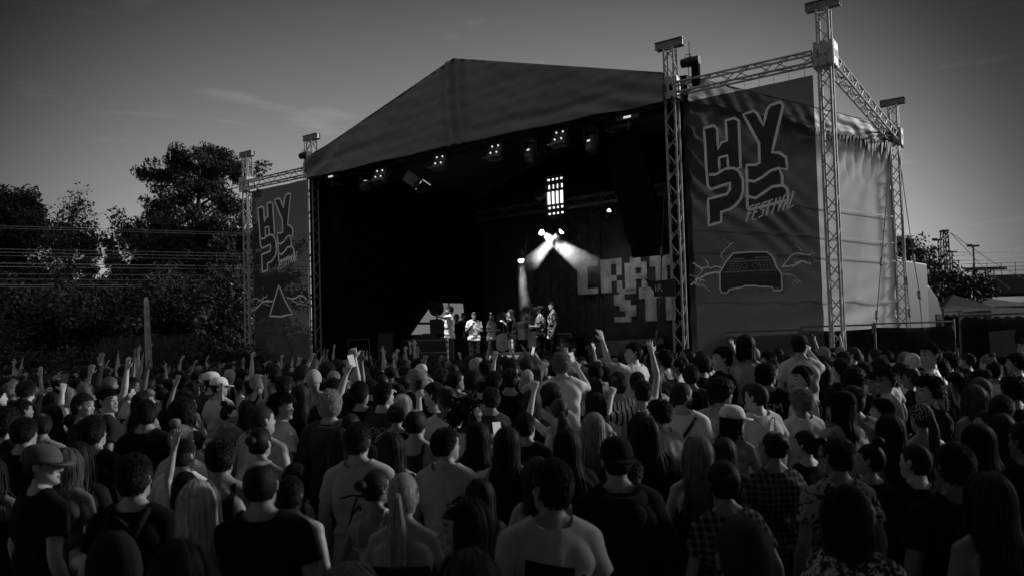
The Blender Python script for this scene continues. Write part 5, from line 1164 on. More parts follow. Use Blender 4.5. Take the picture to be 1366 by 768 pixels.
# broken pale trunk
q = gp(198, 24.5); e = empty('dead_trunk', q, 'pale bare broken trunk standing in the weeds', 'tree trunk'); b = MB(); hz = zt(396, 197, 24.5)
b.poly([(0.05, 0, 0), (.03, 0, hz*.35), (.0, 0, hz*.55), (-.03, .0, hz*.8), (-.045, 0, hz*.97), (-.06, 0, hz)], [.12, .105, .10, .085, .08, .03], 10); b.poly([(.03, 0, hz*.55), (.10, 0, hz*.6), (.13, 0, hz*.62)], [.04, .03, .015], 6)
b.build('bare_trunk', mat('dead_wood', .38, rough=.9, var=.4, vscale=4, bump=.4, bscale=12), e, smooth=True)
# overhead wires of the railway
for i, (y, k) in enumerate(((301, .7), (304, .7), (332, .9), (336.5, .9), (341, .7), (351, 1.7), (355.5, 1.4), (365, .9), (372, 1.), (379.5, 1.5), (382.5, .9))):
    a = at(0, y, 31.); z = a.z; d = Vector((9.4, 4.3, 0)).normalized(); a2 = Vector((a.x, a.y, 0))
    e = empty('overhead_wire', (a.x, a.y, z), ['topmost overhead wire on the left', 'second overhead wire from the top', 'third overhead wire from the top', 'fourth overhead wire from the top', 'fifth overhead wire from the top, thin', 'thick pale overhead wire above the middle', 'sixth lowest overhead wire', 'thin overhead wire below the pale thick one', 'overhead wire third from the bottom', 'bright overhead wire near the bottom of the bundle', 'lowest overhead wire on the left'][i], 'wire', 'overhead wires in front of the left trees')
    b = MB(); b.poly([d*(-30), d*(-10)-Vector((0, 0, .02)), d*10, d*34+Vector((0, 0, .03))], .008*k+.004, 5); b.build('wire_strand', mat('pale_wire', .24, rough=.5, var=.1), e)
# house glimpsed through the trees
q = gp(140, 62); e = empty('house', q, 'pale house glimpsed between the trees on the left', 'house'); b = MB(); b.box((0, 3, 3.1), (9, 6, 6.2)); b.build('wall', mat('render_wall', .22, var=.2), e)
b = MB(); b.prism([(-4.8, -.3, 6.2), (4.8, -.3, 6.2), (4.8, 3, 8.2), (-4.8, 3, 8.2)], (0, .15, .2)); b.prism([(-4.8, 6.3, 6.2), (4.8, 6.3, 6.2), (4.8, 3, 8.2), (-4.8, 3, 8.2)], (0, -.15, .2)); b.build('roof', mat('roof_tiles', .06), e)
for xx in (-3, -1, 1, 3):
    for z in (1.6, 4.4):
        b = MB(); b.box((xx, -.02, z), (1.2, .1, 1.5)); w_ = b.build('window', mat('dark_glass', .02, rough=.15, spec=.7), e); b = MB()
        for dx, dz, sx, sz in ((0, .78, 1.36, .08), (0, -.78, 1.36, .08), (-.64, 0, .08, 1.56), (.64, 0, .08, 1.56), (0, 0, .05, 1.5)): b.box((xx+dx, -.06, z+dz), (sx, .1, sz))
        b.build('window_frame', mat('window_paint', .4), w_)
# trees on the right
tree('tree', gp(1216, 46), zt(313, 1216, 46), 1.9, 8000, 61, 'round tree just right of the rear truss tower', 'trees on the right', .11, .2, .6, LEAF2())
tree('tree', gp(1252, 50), zt(338, 1252, 50), 2.4, 11000, 62, 'broad tree behind the truck cab', 'trees on the right', .16, .2, .7, LEAF2(), shape='bush')
tree('tree', gp(1283, 52), zt(352, 1283, 52), 1.8, 6500, 63, 'low tree behind the lattice mast', 'trees on the right', .16, .2, .6, LEAF2(), shape='bush')
# unseen trees added right of and behind the audience to shade the crowd
for i, (x, y, h) in enumerate(((27, -8, 12), (28, -2, 13), (27.5, 4, 12.5), (28.5, 9.5, 13))):
    tree('tree', (x, y, 0), h, 4.2, 7000, 80+i, 'added unseen shade tree in the row along the right side of the field', 'added shade trees along the right side', .34, .35, 1.3, LEAF(), nl=15)
for i, (x, y) in enumerate(((-7.2, 1.6), (0, -3.6), (7.2, 1.6))):  # crowns over the camera, added to darken the nearest rows
    tree('tree', (x, y, 0), 14, 6.0, 20000, 90+i, ['added unseen shade tree behind the audience on the left', 'added unseen shade tree behind the middle of the audience', 'added unseen shade tree behind the audience on the right'][i], 'added shade trees behind the audience', .36, .35, 1.35, LEAF(), nl=15)
for i, x in enumerate((-19, -11.5, -4, 4, 11.5, 19)):  # added row, blocks sky light from behind the nearest people
    tree('tree', (x, -10.5-1.2*math.sin(i*2), 0), 14+math.sin(i*3), 4.8, 8000, 110+i, 'added unseen shade tree in the closed row far behind the audience', 'added row of shade trees far behind the audience', .36, .35, 1.35, LEAF(), nl=14)
# lattice mast, lamp posts
q = gp(1267, 56); e = empty('lattice_mast', q, 'dark lattice catenary mast on the right with wires', 'mast'); b = MB(); hz = zt(308, 1267, 56); dm = mat('mast_steel', .05, rough=.6, var=.2)
for x, y in ((-1, -1), (1, -1), (1, 1), (-1, 1)): b.poly([(x*.32, y*.32, 0), (x*.17, y*.17, hz)], .05, 6)
for k in range(14):
    z0, z1 = hz*k/14, hz*(k+1)/14; w0, w1 = .32-.15*k/14, .32-.15*(k+1)/14
    for s in (-1, 1): b.tube((-w0*s, -w0, z0), (w1*s, -w1, z1), .025, n=4); b.tube((-w0*s, w0, z0), (w1*s, w1, z1), .025, n=4); b.tube((w0, -w0*s, z0), (w1, w1*s, z1), .025, n=4)
b.box((0, 0, hz), (.45, .45, .12)); b.build('lattice', dm, e)
for (x, y, Y, lab) in (((1305, 328, 60, 'tall lamp post right of the lattice mast')), ((1258.5, 320, 62, 'thin lamp post just left of the lattice mast')), ((1276, 336, 66, 'thin post just right of the lattice mast'))):
    q = gp(x, Y); hz = zt(y, x, Y); e = empty('lamp_post', q, lab, 'lamp post', 'lamp posts on the right'); b = MB(); b.poly([(0, 0, 0), (0, 0, hz)], [.10, .06], 8); b.build('post', dm, e); b = MB(); b.box((0, 0, hz), (.8, .3, .12)); b.box((-.3, 0, hz+.08), (.3, .3, .1)); b.build('lamp', dm, e)
mt = at(1267, 310, 56)
for i, (x, y, Y) in enumerate(((1346, 385, 62), (1366, 372, 70), (1215, 352, 50), (1400, 330, 95), (1400, 322, 95), (1400, 345, 110))):
    c = at(x, y, Y); a = mt if i < 3 else at(1272, 322+i*5, 57); e = empty('mast_wire', a, ['wire sloping right from the mast top to the bridge', 'longer wire sloping right from the mast top', 'wire sloping left from the mast top', 'upper level wire right of the mast', 'second level wire right of the mast', 'lowest level wire right of the mast'][i], 'wire', 'wires of the lattice mast'); b = MB(); b.poly([Vector((0, 0, 0)), (c-a)*.5-Vector((0, 0, .25)), c-a], .022, 5); b.build('wire_strand', dm, e)
# bridge
a = at(1262, 380, 82); bz0, bz1 = zt(392, 1320, 82), zt(367, 1320, 82); e = empty('bridge', (a.x+40, 82, 0), 'dark overpass bridge with railing on the right', 'bridge'); b = MB(); b.box((0, 4, (bz0+bz1)/2), (92, 8, bz1-bz0)); b.build('deck', mat('bridge_concrete', .035, rough=.8, var=.3), e)
b = MB()
for x in np.arange(-46, 46, 1.5): b.tube((x, .1, bz1), (x, .1, bz1+1.25), .035, n=5)
for z in (.45, .85, 1.25): b.tube((-46, .1, bz1+z), (46, .1, bz1+z), .03, n=5)
b.build('railing', dm, e); b = MB()
for x in (-44, -22, 0, 22, 44): b.box((x, 4, bz0/2), (1.6, 6, bz0))
b.build('pier', mat('bridge_concrete', .06), e)
a0, a1 = at(1287, 360, 78), at(1342, 357, 78); e = empty('gantry_beam', a0, 'horizontal overhead line gantry above the bridge', 'gantry'); b = MB(); b.box((a1-a0)/2, ((a1-a0).length, .25, .3)); 
for f in (.25, .7): b.tube((a1-a0)*f, (a1-a0)*f-Vector((0, 0, 1.4)), .06)
b.tube((a1-a0)*.5, (a1-a0)*.5-Vector((0, 0, a0.z)), .1); b.build('beam', dm, e)
q = gp(1330, 95); e = empty('building', q, 'long low building with a lit window band under the bridge', 'building'); b = MB(); b.box((20, 4, 2.6), (70, 8, 5.2)); b.build('wall', mat('bridge_concrete', .05), e)
for i in range(16):
    b = MB(); b.box((-3.6+i*.62, -.03, zt(384, 1330, 95)), (.5, .1, .9 if i % 3 else .6)); b.build('window', emit('lit_window', .10), e)
# gazebos and tents
def gazebo(x, Y, w, ye, ya, lab, m, mv):
    q = gp(x, Y); e = empty('gazebo_tent', q, lab, 'tent', 'tents behind the right fence'); z0, z1 = zt(ye, x, Y), zt(ya, x, Y); h = w/2
    b = MB(); c = [(-h, 0, z0), (h, 0, z0), (h, w, z0), (-h, w, z0)]; ap_ = (0, h, z1); b.add(c+[ap_], [(0, 1, 4), (1, 2, 4), (2, 3, 4), (3, 0, 4), (3, 2, 1, 0)]); b.build('roof', m, e)
    b = MB(); n = 20; vs = []; 
    for i in range(n+1): xx = -h+w*i/n; vs += [(xx, -.015, z0), (xx, -.015, z0-.32-.05*math.cos(i*PI/2))]
    b.add(vs, [(2*i, 2*i+2, 2*i+3, 2*i+1) for i in range(n)]); o = b.build('valance', mv, e); md = o.modifiers.new('t', 'SOLIDIFY'); md.thickness = .01
    b = MB()
    for p in c: b.tube((p[0], p[1], 0), (p[0], p[1], z0), .03)
    b.build('leg', dm, e)
dt_, wt_ = mat('dark_tent', .03, rough=.7, var=.2), mat('white_tent', .4, rough=.7, var=.15)
gazebo(1299, 44, 3.6, 414, 390, 'dark peaked gazebo tent on the right', dt_, dt_); gazebo(1345, 47, 4.2, 408, 394, 'wide grey tent at the right picture edge', mat('grey_tent', .08), dt_); gazebo(1316, 36, 2.2, 413, 409, 'low white tent with draped valance', dt_, wt_); gazebo(1360, 34, 2.4, 412, 408, 'white tent valance at the right picture edge', dt_, wt_); gazebo(1284, 40, 1.8, 411, 405, 'small white tent beside the truck cab', dt_, wt_)
# truck
Yt = 28.; xr = at(1239, 400, Yt).x; TR_ = .8; e = empty('truck', (xr-3*math.cos(TR_), Yt-3*math.sin(TR_), 0), 'pale box truck parked behind the rear tower', 'truck', None, TR_); zt1 = zt(352, 1230, Yt); b = MB(); b.box((1.4, 1.25, (zt1+1.1)/2), (3.2, 2.5, zt1-1.1)); o = b.build('cargo_box', mat('truck_box', .09, rough=.5, var=.08, vscale=.8), e); md = o.modifiers.new('b', 'BEVEL'); md.width = .05; md.segments = 2
cxm = mat('truck_paint', .09, rough=.3, spec=.6, var=.08)
b = MB(); cw = [(3.12, .05, .7), (5.0, .05, .7), (5.12, .05, 1.6), (4.75, .05, 2.75), (4.3, .05, 3.3), (3.3, .05, 3.75), (3.12, .05, 3.75)]; b.prism(cw, (0, 2.4, 0)); o = b.build('cab', cxm, e); md = o.modifiers.new('b', 'BEVEL'); md.width = .09; md.segments = 3
b = MB(); b.prism([(3.9, .03, 1.75), (4.85, .03, 1.75), (4.6, .03, 2.7), (3.9, .03, 2.7)], (0, -.012, 0)); b.build('side_window', mat('dark_glass', .02), e)
b = MB(); b.prism([(5.135, .25, 1.7), (4.79, .25, 2.9), (4.79, 2.25, 2.9), (5.135, 2.25, 1.7)], (.015, 0, .005)); b.build('windscreen', mat('dark_glass', .02), e)
b = MB(); b.box((4.75, -.22, 2.15), (.15, .25, .7)); b.tube((4.75, 0, 2.4), (4.75, -.2, 2.4), .02); b.build('mirror', BLACK(), e)
b = MB(); b.box((5.08, 1.25, .55), (.25, 2.4, .45)); b.build('bumper', BLACK(), e)
for xx in (4.1, .8):
    for y in (.2, 2.3):
        b = MB(); b.poly([(xx, y-.15, .5), (xx, y+.15, .5)], .5, 24); w_ = b.build('wheel', mat('tyre', .02, rough=.9), e); b = MB(); b.poly([(xx, y-.17, .5), (xx, y-.14, .5)], .27, 18); b.build('rim', ALUD(), w_)
# fences
def fence(p0, p1, z, npan, lab, sag=.03, m=None, posts=True):
    p0, p1 = Vector(p0), Vector(p1); d = p1-p0; e = empty('site_fence', (p0+p1)/2, lab, 'fence', None); o3 = (p0+p1)/2; nn = Vector((d.y, -d.x, 0)).normalized()
    def f(u, v):
        x = u*npan; k = (x % 1); return p0+d*u+nn*(.05+.03*nz2(u*9, v*3, 12)+.05*math.sin(k*PI)*math.sin((v*3+k*2)*4))+Vector((0, 0, .08+(z-.16)*v-sag*math.sin(k*PI)*v))
    sheet(f, npan*24, 16, 'black_screen', m or mat('fence_cloth', .016, rough=.85, spec=.1, var=.2), e, o3, .004)
    b = MB()
    for i in range(npan+1): p = p0+d*(i/npan); b.tube(p, p+Vector((0, 0, z+.03)), .024, n=8)
    b.build('post', ALUD(), e, o3); b = MB(); b.tube(p0+Vector((0, 0, z)), p1+Vector((0, 0, z)), .021, n=8); b.tube(p0+Vector((0, 0, .12)), p1+Vector((0, 0, .12)), .02, n=8); b.build('rail', ALUD(), e, o3)
    return e
fa = at(948, 443, 19.6); fb = at(1066, 438, 17.3); fc_ = at(1164, 433, 17.2); fd = at(1272, 430, 17.4)
fence((fa.x, fa.y, 0), (fb.x, fb.y, 0), 2.2, 1, 'black screened fence behind the lower edge of the right banner'); fence((fb.x+.04, fb.y-.02, 0), (fc_.x, fc_.y, 0), 2.26, 1, 'black screened fence between the tallest tower and the post'); fence((fc_.x+.04, fc_.y, 0), (fd.x, fd.y, 0), 2.28, 1, 'black screened fence in front of the truck')
ge, gf = at(1281, 432, 13.5), at(1400, 428, 13.5); z_ = zt(419, 1320, 13.5); fence((ge.x, 13.5, 0), (gf.x, 13.0, 0), z_, 1, 'dark screened fence with a pale panel at the right picture edge')
pa, pb, pc, pd_ = [at(x, y, 13.2) for x, y in ((1320, 442), (1366, 438), (1366, 478), (1322, 474))]; e = empty('fence_panel', pc, 'grey panel hanging on the right dark fence', 'panel'); b = MB(); b.prism([pa, at(1372, 437, 13.15), at(1372, 480, 13.15), pd_], (0, .02, 0)); b.build('panel_sheet', mat('panel_cloth', .10, rough=.8, var=.15), e, e.location)
b = MB(); a = at(1283, 432, 13.6); b.tube((a.x, 13.6, 0), (a.x, 13.6, 2.4), .03); 
# ------------------------------------------------------------------ the audience
def to_stage(x, y): return math.atan2(-1-x, 25-y)
def place(px, py, hpx, sex, up=None):
    hy = hor(px); d = FP*.235/hpx; h = CH-(py-hy)*d/FP-zg(d); lo, hi = ((1.64, 1.88) if sex == 'm' else (1.54, 1.76)); z0 = zg(d)
    if h < lo or h > hi:
        if h > hi and py-hy <= 22: z0 = zg(d)+max(0, h-hi); h = hi
        else:
            h = lo if h < lo else hi
            for _ in range(40): d = .6*d+.4*max(1.2, (CH-h-zg(d))*FP/max(8, py-hy))
            z0 = zg(d)
    p = at(px, py, d); return p.x, d, h, z0
HAND = []
def H(px, py, hp, sex, byaw, hyaw, hair, hc, top, tc, pose, label, **k):
    x, y, h, z0 = place(px, py, hp, sex); hb = k.pop('hatb', None); ph = k.pop('ph', None)
    f = byaw*PI/180+to_stage(x, y)*.8
    o = person(x, y, z0, h, f, sex, hyaw, hair, hc, top, tc, pose=pose, label=label, fine=y < 6.3, group='audience in front of the stage', **k)
    PEOPLE[-1]['px'] = px; PEOPLE[-1]['py'] = py
    z0 -= zg(y)
    if z0 > .05:
        e = empty('crate', (x, y, zg(y)), 'black crate under the '+label[:60], 'crate'); b = MB(); b.box((0, 0, z0/2), (.55, .45, z0)); b.build('crate_body', BLACK(), e); b = MB(); b.box((0, 0, z0*.85), (.56, .46, .02)); b.build('crate_trim', ALUD(), e)
        e['label'] = ' '.join(e['label'].split()[:16])
    if ph: phone(PEOPLE[-1], *ph)
    return o
# foreground, left
H(45, 594, 76, 'm', 30, 45, 'messy', .012, 'tee', .012, 'down', 'man in a snapback cap with a pale front, facing right at the lower left', hat='cap', hatcol=.09)
H(115, 591, 66, 'f', 0, 0, 'long', .010, 'tee', .02, 'front', 'woman with very dark long hair, right of the man in the snapback cap', sk=.25)
H(192, 534, 50, 'm', -8, -22, 'short', .012, 'tee', .012, 'down', 'man in a black t-shirt with short dark hair, left of the blond bun')
H(237, 566, 50, 'f', 5, 22, 'bun', .16, 'tee', .42, 'down', 'woman with a blond top bun and a white blouse', pat=None, sk=.4)
H(277, 644, 92, 'f', -5, 0, 'longmid', .34, 'strap', .05, 'down', 'woman with smooth pale blond long hair in the lower left foreground', sk=.35)
H(178, 605, 64, 'm', 0, 0, 'short', .01, 'tee', .010, 'down', 'man in black with a black backpack, lower left', extra='backpack')
H(152, 517, 33, 'm', 50, 45, 'fade', .012, 'tee', .03, 'down', 'man with a dark quiff in profile facing right on the left', sk=.35)
H(297, 583, 58, 'm', -5, 0, 'short', .012, 'tank', .02, 'down', 'man in a dark tank top, right of the woman with the bun', sk=.22)
H(255, 533, 46, 'f', 15, 0, 'bigcurly', .008, 'tee', .40, 'down', 'woman with a huge mass of dark curls and a white top')
H(256, 724, 105, 'f', 0, 0, 'longmid', .012, 'tee', .01, 'down', 'very close dark hair at the bottom, below the pale blond woman', sk=.2)
H(347, 570, 54, 'f', 10, 0, 'bunlow', .008, 'strap', .35, 'down', 'woman with dark pinned hair, left of the man in the white tank top')
H(292, 503, 24, 'm', 20, 22, 'buzz', .03, 'tee', .35, 'down', 'man in a white cap turned right, nearer of the two white caps', hat='cap', hatcol=.62)
H(281, 496, 23, 'm', 15, 22, 'buzz', .03, 'tee', .06, 'down', 'man in a white cap, farther of the two white caps', hat='cap', hatcol=.55)
H(74, 540, 42, 'f', 10, 0, 'longmid', .02, 'tee', .02, 'phoneR', 'dark haired woman holding up a phone at the far left', ph=(1, False, 'dark phone held up at the far left'))
H(104, 525, 34, 'm', 35, 45, 'short', .05, 'tee', .04, 'down', 'brown haired man facing right, left of the man with the quiff')
H(82, 600, 56, 'f', 8, 0, 'bob', .10, 'tee', .10, 'front', 'woman with lighter bobbed hair behind the snapback cap man')
H(28, 556, 46, 'm', 0, 0, 'short', .01, 'tee', .015, 'down', 'dark man at the left picture edge')
H(140, 552, 42, 'm', 5, 0, 'short', .012, 'tee', .02, 'down', 'man with dark hair behind the long dark hair at the left')
# foreground, centre left
H(362, 540, 47, 'm', 20, 22, 'buzz', .03, 'tank', .36, 'down', 'man with a shaved head and a white sleeveless shirt', sk=.35)
H(373, 524, 36, 'm', 50, 45, 'mushroom', .012, 'tee', .42, 'down', 'man with a flat dark fringe facing right behind the shaved head', sk=.35)
H(437, 523, 38, 'm', -5, 0, 'curly', .22, 'hoodie', .07, 'down', 'curly blond person in a dark grey hoodie', extra='hood', sk=.42)
H(463, 572, 52, 'f', 40, 45, 'long', .05, 'strap', .06, 'down', 'woman in profile facing right with long lightened hair and thin straps', sk=.4)
H(486, 563, 44, 'm', 5, 0, 'short', .015, 'tee', .28, 'down', 'person in a pale t-shirt with black script on the back', hat='headband', print_=('#script', .1, 1.2, .02), sk=.3)
H(530, 574, 55, 'f', 8, 0, 'long', .008, 'strap', .012, 'hip', 'woman with very long black hair and her hand on her hip', sk=.3)
H(539, 630, 72, 'f', 5, 0, 'pony', .24, 'tube', .012, 'down', 'blond woman with a ponytail, bare back and sunglasses on her head', hat='topglasses', sk=.36)
H(613, 664, 78, 'f', -55, -45, 'wavy', .010, 'strap', .02, 'down', 'dark haired woman in profile facing left in the foreground', hat='topglasses', sk=.25)
H(631, 728, 95, 'f', 0, 0, 'longmid', .05, 'tee', .02, 'down', 'very close brown hair at the bottom centre', sk=.2)
H(456, 745, 100, 'f', 0, 0, 'wavy', .12, 'tee', .02, 'down', 'very close light hair cut by the bottom edge', sk=.2)
H(359, 611, 62, 'm', 0, 0, 'buzz', .012, 'tee', .008, 'down', 'man with cropped hair in black, lower left of centre', sk=.25)
H(625, 529, 46, 'm', 30, 45, 'dreads', .010, 'tee', .50, 'down', 'dark skinned man with short twists and a white t-shirt', sk=.1, extra='strapbag')
H(578, 509, 34, 'm', -25, -45, 'fade', .03, 'tee', .015, 'down', 'man with a combed back fade and a printed black t-shirt', sk=.4, print_=('#photo', .1, 1.22, .16))
H(511, 510, 34, 'm', 25, 22, 'short', .012, 'tee', .06, 'phone2', 'man in a grey jersey filming with both arms up', sk=.4, print_=('DOJOS', .10, 1.3, .4), ph=(1, False, 'phone held over the crowd by the man in the jersey'))
H(532, 536, 38, 'f', 0, 0, 'bunlow', .012, 'tee', .015, 'down', 'woman in a black top with three white stripes on the shoulders', pat='three_stripes', sk=.3)
H(468, 524, 42, 'f', 5, 0, 'long', .007, 'tee', .01, 'down', 'woman with straight black long hair right of the curly blond')
H(411, 493, 26, 'm', 0, 0, 'buzz', .30, 'tee', .3, 'down', 'man with a very short bleached head', hat='beanie', hatcol=.32, sk=.4)
H(375, 500, 30, 'm', 5, 0, 'short', .012, 'tee', .02, 'down', 'man with dark hair left of the bleached head')
H(400, 514, 34, 'f', 5, 0, 'longmid', .03, 'tee', .02, 'down', 'brown long haired woman below the bleached head')
H(440, 503, 28, 'm', 0, 0, 'short', .012, 'tee', .03, 'fistR', 'man raising a fist high above the curly blond', sk=.4)
H(484, 508, 30, 'm', 0, 22, 'short', .012, 'tee', .02, 'highL', 'man holding a phone up high left of the jersey', sk=.4, ph=(-1, True, 'phone with a bright screen left of the man in the jersey'))
H(603, 493, 28, 'm', 20, 45, 'ponylow', .015, 'tee', .25, 'down', 'man with a long dark ponytail facing right', sk=.3)
H(636, 494, 28, 'm', 5, 0, 'short', .012, 'tee', .3, 'down', 'man with thick dark hair left of the black t-shirt man')
H(669, 491, 30, 'm', 0, 0, 'fade', .012, 'tee', .015, 'down', 'man with a tall dark fade and black t-shirt at the centre', sk=.4)
H(650, 517, 32, 'f', -10, 0, 'messy', .03, 'tee', .08, 'front', 'person with tousled brown hair left of the short bob')
H(645, 563, 55, 'f', 5, 0, 'long', .009, 'tee', .012, 'down', 'woman with long dark hair, right of the white t-shirt and twists')
H(673, 570, 60, 'f', 10, 0, 'wavy', .008, 'strap', .015, 'phoneL', 'woman with wavy dark hair holding a phone to the left', sk=.42, ph=(-1, True, 'lit phone right of the man with short twists'))
# foreground, centre right
H(700, 522, 38, 'f', 0, 0, 'bob', .06, 'tee', .012, 'down', 'person with a short brown bob and a black t-shirt at the centre', sk=.42)
H(741, 530, 40, 'f', -5, 0, 'ponylow', .06, 'strap', .05, 'highL', 'woman with a wavy ponytail raising her left arm with a phone', sk=.42, ph=(-1, False, 'dark phone held up by the woman with the wavy ponytail'))
H(765, 574, 62, 'f', 0, 0, 'long', .006, 'tee', .008, 'down', 'woman with black long hair left of the hoodie')
H(787, 550, 46, 'f', 0, 0, 'long', .20, 'strap', .2, 'down', 'woman with long fair plaited hair behind the hoodie')
H(801, 524, 42, 'f', 5, 0, 'longmid', .02, 'tee', .35, 'down', 'woman with dark brown hair left of the striped shirts')
H(849, 552, 50, 'f', 5, 0, 'long', .012, 'tee', .03, 'down', 'woman with sleek dark hair behind the right of the hoodie')
H(881, 556, 50, 'f', 0, 0, 'long', .006, 'tee', .01, 'down', 'woman with black hair between the hoodie and the wavy blonde')
H(839, 506, 36, 'm', -5, 0, 'fade', .012, 'tee', .5, 'phoneL', 'man in a vertically striped shirt holding a phone', pat='stripes_v', sk=.35, ph=(-1, False, 'dark phone in front of the striped shirt'))
H(822, 497, 32, 'm', 0, 0, 'short', .012, 'tee', .5, 'down', 'man in a striped shirt, farther of the two striped shirts', pat='stripes_v')
H(906, 508, 40, 'm', 25, 45, 'buzz', .035, 'tee', .55, 'down', 'bearded man in a white t-shirt turned right, strap over his shoulder', hat='beard', extra='strapbag', sk=.42)
H(966, 540, 40, 'f', 45, 45, 'longmid', .008, 'tube', .5, 'front', 'woman in a white baseball cap looking right, bare shoulders', hat='cap', hatcol=.6, sk=.36)
H(978, 498, 36, 'f', 10, 0, 'long', .006, 'tee', .03, 'down', 'woman with straight black hair above the white cap')
H(828, 584, 66, 'm', 0, 0, 'short', .010, 'hoodie', .014, 'down', 'broad man in a black hoodie and backwards cap in the foreground', hat='capback', hatcol=.012, extra='hood', sk=.25)
H(713, 613, 72, 'm', -8, -22, 'short', .010, 'tee', .3, 'down', 'man in a white t-shirt with black blocks on the back', print_=('#blocks', .1, 1.22, .012), sk=.22)
H(926, 581, 74, 'f', 3, 0, 'wavy', .12, 'tube', .012, 'down', 'woman with very long light wavy hair and sunglasses on top', hat='topglasses', sk=.35)
H(1015, 690, 112, 'm', 0, 0, 'buzz', .02, 'tee', .01, 'down', 'blurred shaved head at the bottom right of centre', sk=.2)
H(848, 456, 25, 'm', -40, -45, 'fade', .012, 'tee', .5, 'tiltL', 'man in white standing above the crowd with one arm out', sk=.42)
H(961, 463, 27, 'm', -35, -45, 'fade', .012, 'tee', .02, 'down', 'tall man with a skin fade facing left below the right banner', sk=.42)
H(992, 447, 27, 'f', 10, 0, 'bob', .007, 'strap', .3, 'down', 'woman with dark hair and pale straps standing above the crowd', sk=.4)
H(1066, 447, 26, 'm', 15, 45, 'short', .012, 'tee', .4, 'phoneR', 'man in a dark cap standing high beside the tallest tower', hat='cap', hatcol=.02, sk=.4)
H(716, 481, 24, 'm', 0, 0, 'buzz', .16, 'tee', .3, 'down', 'man with a light cropped head at the centre', sk=.45)
H(750, 471, 27, 'm', 5, 0, 'curly', .12, 'tee', .45, 'phone2', 'curly fair haired man filming with raised hands', sk=.42, ph=(1, True, 'small lit phone held by the curly fair man'))
H(761, 490, 28, 'f', 0, 0, 'long', .26, 'tee', .03, 'down', 'woman with straight blond hair at the centre')
H(730, 499, 25, 'm', 0, 0, 'short', .015, 'tee', .02, 'down', 'man with dark square haircut beside the straight blond hair')
H(702, 495, 22, 'f', 0, 0, 'bob', .42, 'tee', .06, 'down', 'platinum blond bob at the centre')
H(778, 490, 26, 'f', 0, 0, 'longmid', .14, 'tee', .2, 'down', 'fair long haired woman right of the straight blond hair')
H(807, 483, 24, 'm', 0, 0, 'short', .012, 'tee', .3, 'down', 'dark haired man left under the man with his arm out')
H(870, 480, 24, 'm', 5, 22, 'short', .02, 'tee', .02, 'down', 'dark haired man right under the man with his arm out')
H(876, 496, 32, 'f', -15, 22, 'pony', .08, 'tee', .25, 'down', 'woman with a streaked ponytail left of the bearded man')
H(936, 505, 36, 'm', 35, 45, 'curly', .010, 'tank', .25, 'down', 'man with dark curls looking up right behind the bearded man', sk=.25)
H(917, 487, 26, 'm', 10, 22, 'short', .012, 'tee', .02, 'down', 'dark haired man above the bearded man')
# foreground, right
H(1021, 509, 40, 'm', -12, -22, 'buzz', .03, 'tee', .5, 'down', 'man in a white t-shirt with a thin drawstring bag', extra='drawbag', sk=.4)
H(1071, 488, 46, 'm', -45, -45, 'fade', .012, 'tee', .5, 'down', 'man with a moustache facing left in a spotted white t-shirt', pat='spots', sk=.42)
H(1036, 485, 36, 'm', 30, 45, 'curly', .010, 'tee', .012, 'down', 'man in a black t-shirt with white letters facing right', print_=('ZSM', .14, 1.3, .5), sk=.28)
H(1117, 523, 44, 'm', -15, -22, 'longmid', .008, 'tee', .25, 'down', 'person in a dark cap and tie dye shirt', hat='cap', hatcol=.01, pat='tiedye', sk=.3)
H(1148, 491, 42, 'm', 40, 45, 'curly', .008, 'tee', .012, 'down', 'man with big dark curls facing right in black', sk=.25)
H(1188, 490, 37, 'm', -50, -45, 'mushroom', .010, 'tee', .35, 'front', 'man with black glasses looking down to the left', hat='glasses', sk=.4)
H(1236, 501, 42, 'm', -30, -45, 'mushroom', .008, 'tee', .012, 'down', 'person with a dark bowl cut facing left', sk=.35)
H(1235, 538, 46, 'f', 3, 0, 'pony', .05, 'tube', .05, 'down', 'woman in a patterned bandana with bare shoulders', hat='bandana', hatcol=.03, sk=.28)
H(1258, 477, 40, 'm', -8, -22, 'short', .010, 'tee', .012, 'down', 'man with thick dark hair and black t-shirt right of the facing left man', sk=.3)
H(1232, 457, 30, 'm', -40, -45, 'fade', .012, 'tank', .15, 'down', 'tall young man in profile facing left before the black fence', sk=.42)
H(1200, 470, 30, 'f', 0, 0, 'long', .16, 'tee', .02, 'down', 'woman with long fair hair before the black fence')
H(1178, 477, 27, 'm', -5, 0, 'short', .012, 'tee', .5, 'down', 'dark haired person in white left of the long fair hair')
H(1127, 478, 28, 'm', -10, -22, 'short', .012, 'tee', .03, 'down', 'dark haired man at the foot of the tallest tower')
H(1308, 504, 48, 'f', 0, 0, 'longmid', .07, 'tank', .02, 'down', 'woman with streaked hair at the right')
H(1286, 515, 40, 'f', -5, 0, 'bob', .08, 'strap', .02, 'down', 'woman with light brown hair left of the streaked hair', sk=.35)
H(1342, 500, 52, 'm', 0, 0, 'messy', .006, 'tee', .01, 'down', 'dark person with thick hair at the right', sk=.15)
H(1319, 474, 28, 'f', -10, 0, 'bun', .05, 'tee', .1, 'down', 'person in a patterned headscarf before the grey panel', hat='bandana', hatcol=.08)
H(1360, 469, 38, 'm', -5, -22, 'short', .010, 'tee', .01, 'down', 'man with dark hair at the right picture edge')
H(1203, 554, 55, 'f', 5, 0, 'long', .005, 'strap', .01, 'down', 'woman with black long hair and a sleeveless black top at the right', sk=.2)
H(1300, 564, 56, 'f', 0, 0, 'long', .009, 'tee', .01, 'down', 'woman with dark long hair at the lower right', sk=.2)
H(1105, 583, 50, 'm', -3, 0, 'fade', .008, 'tee', .22, 'down', 'man with a tall fade in a camouflage t-shirt', pat='camo', sk=.18)
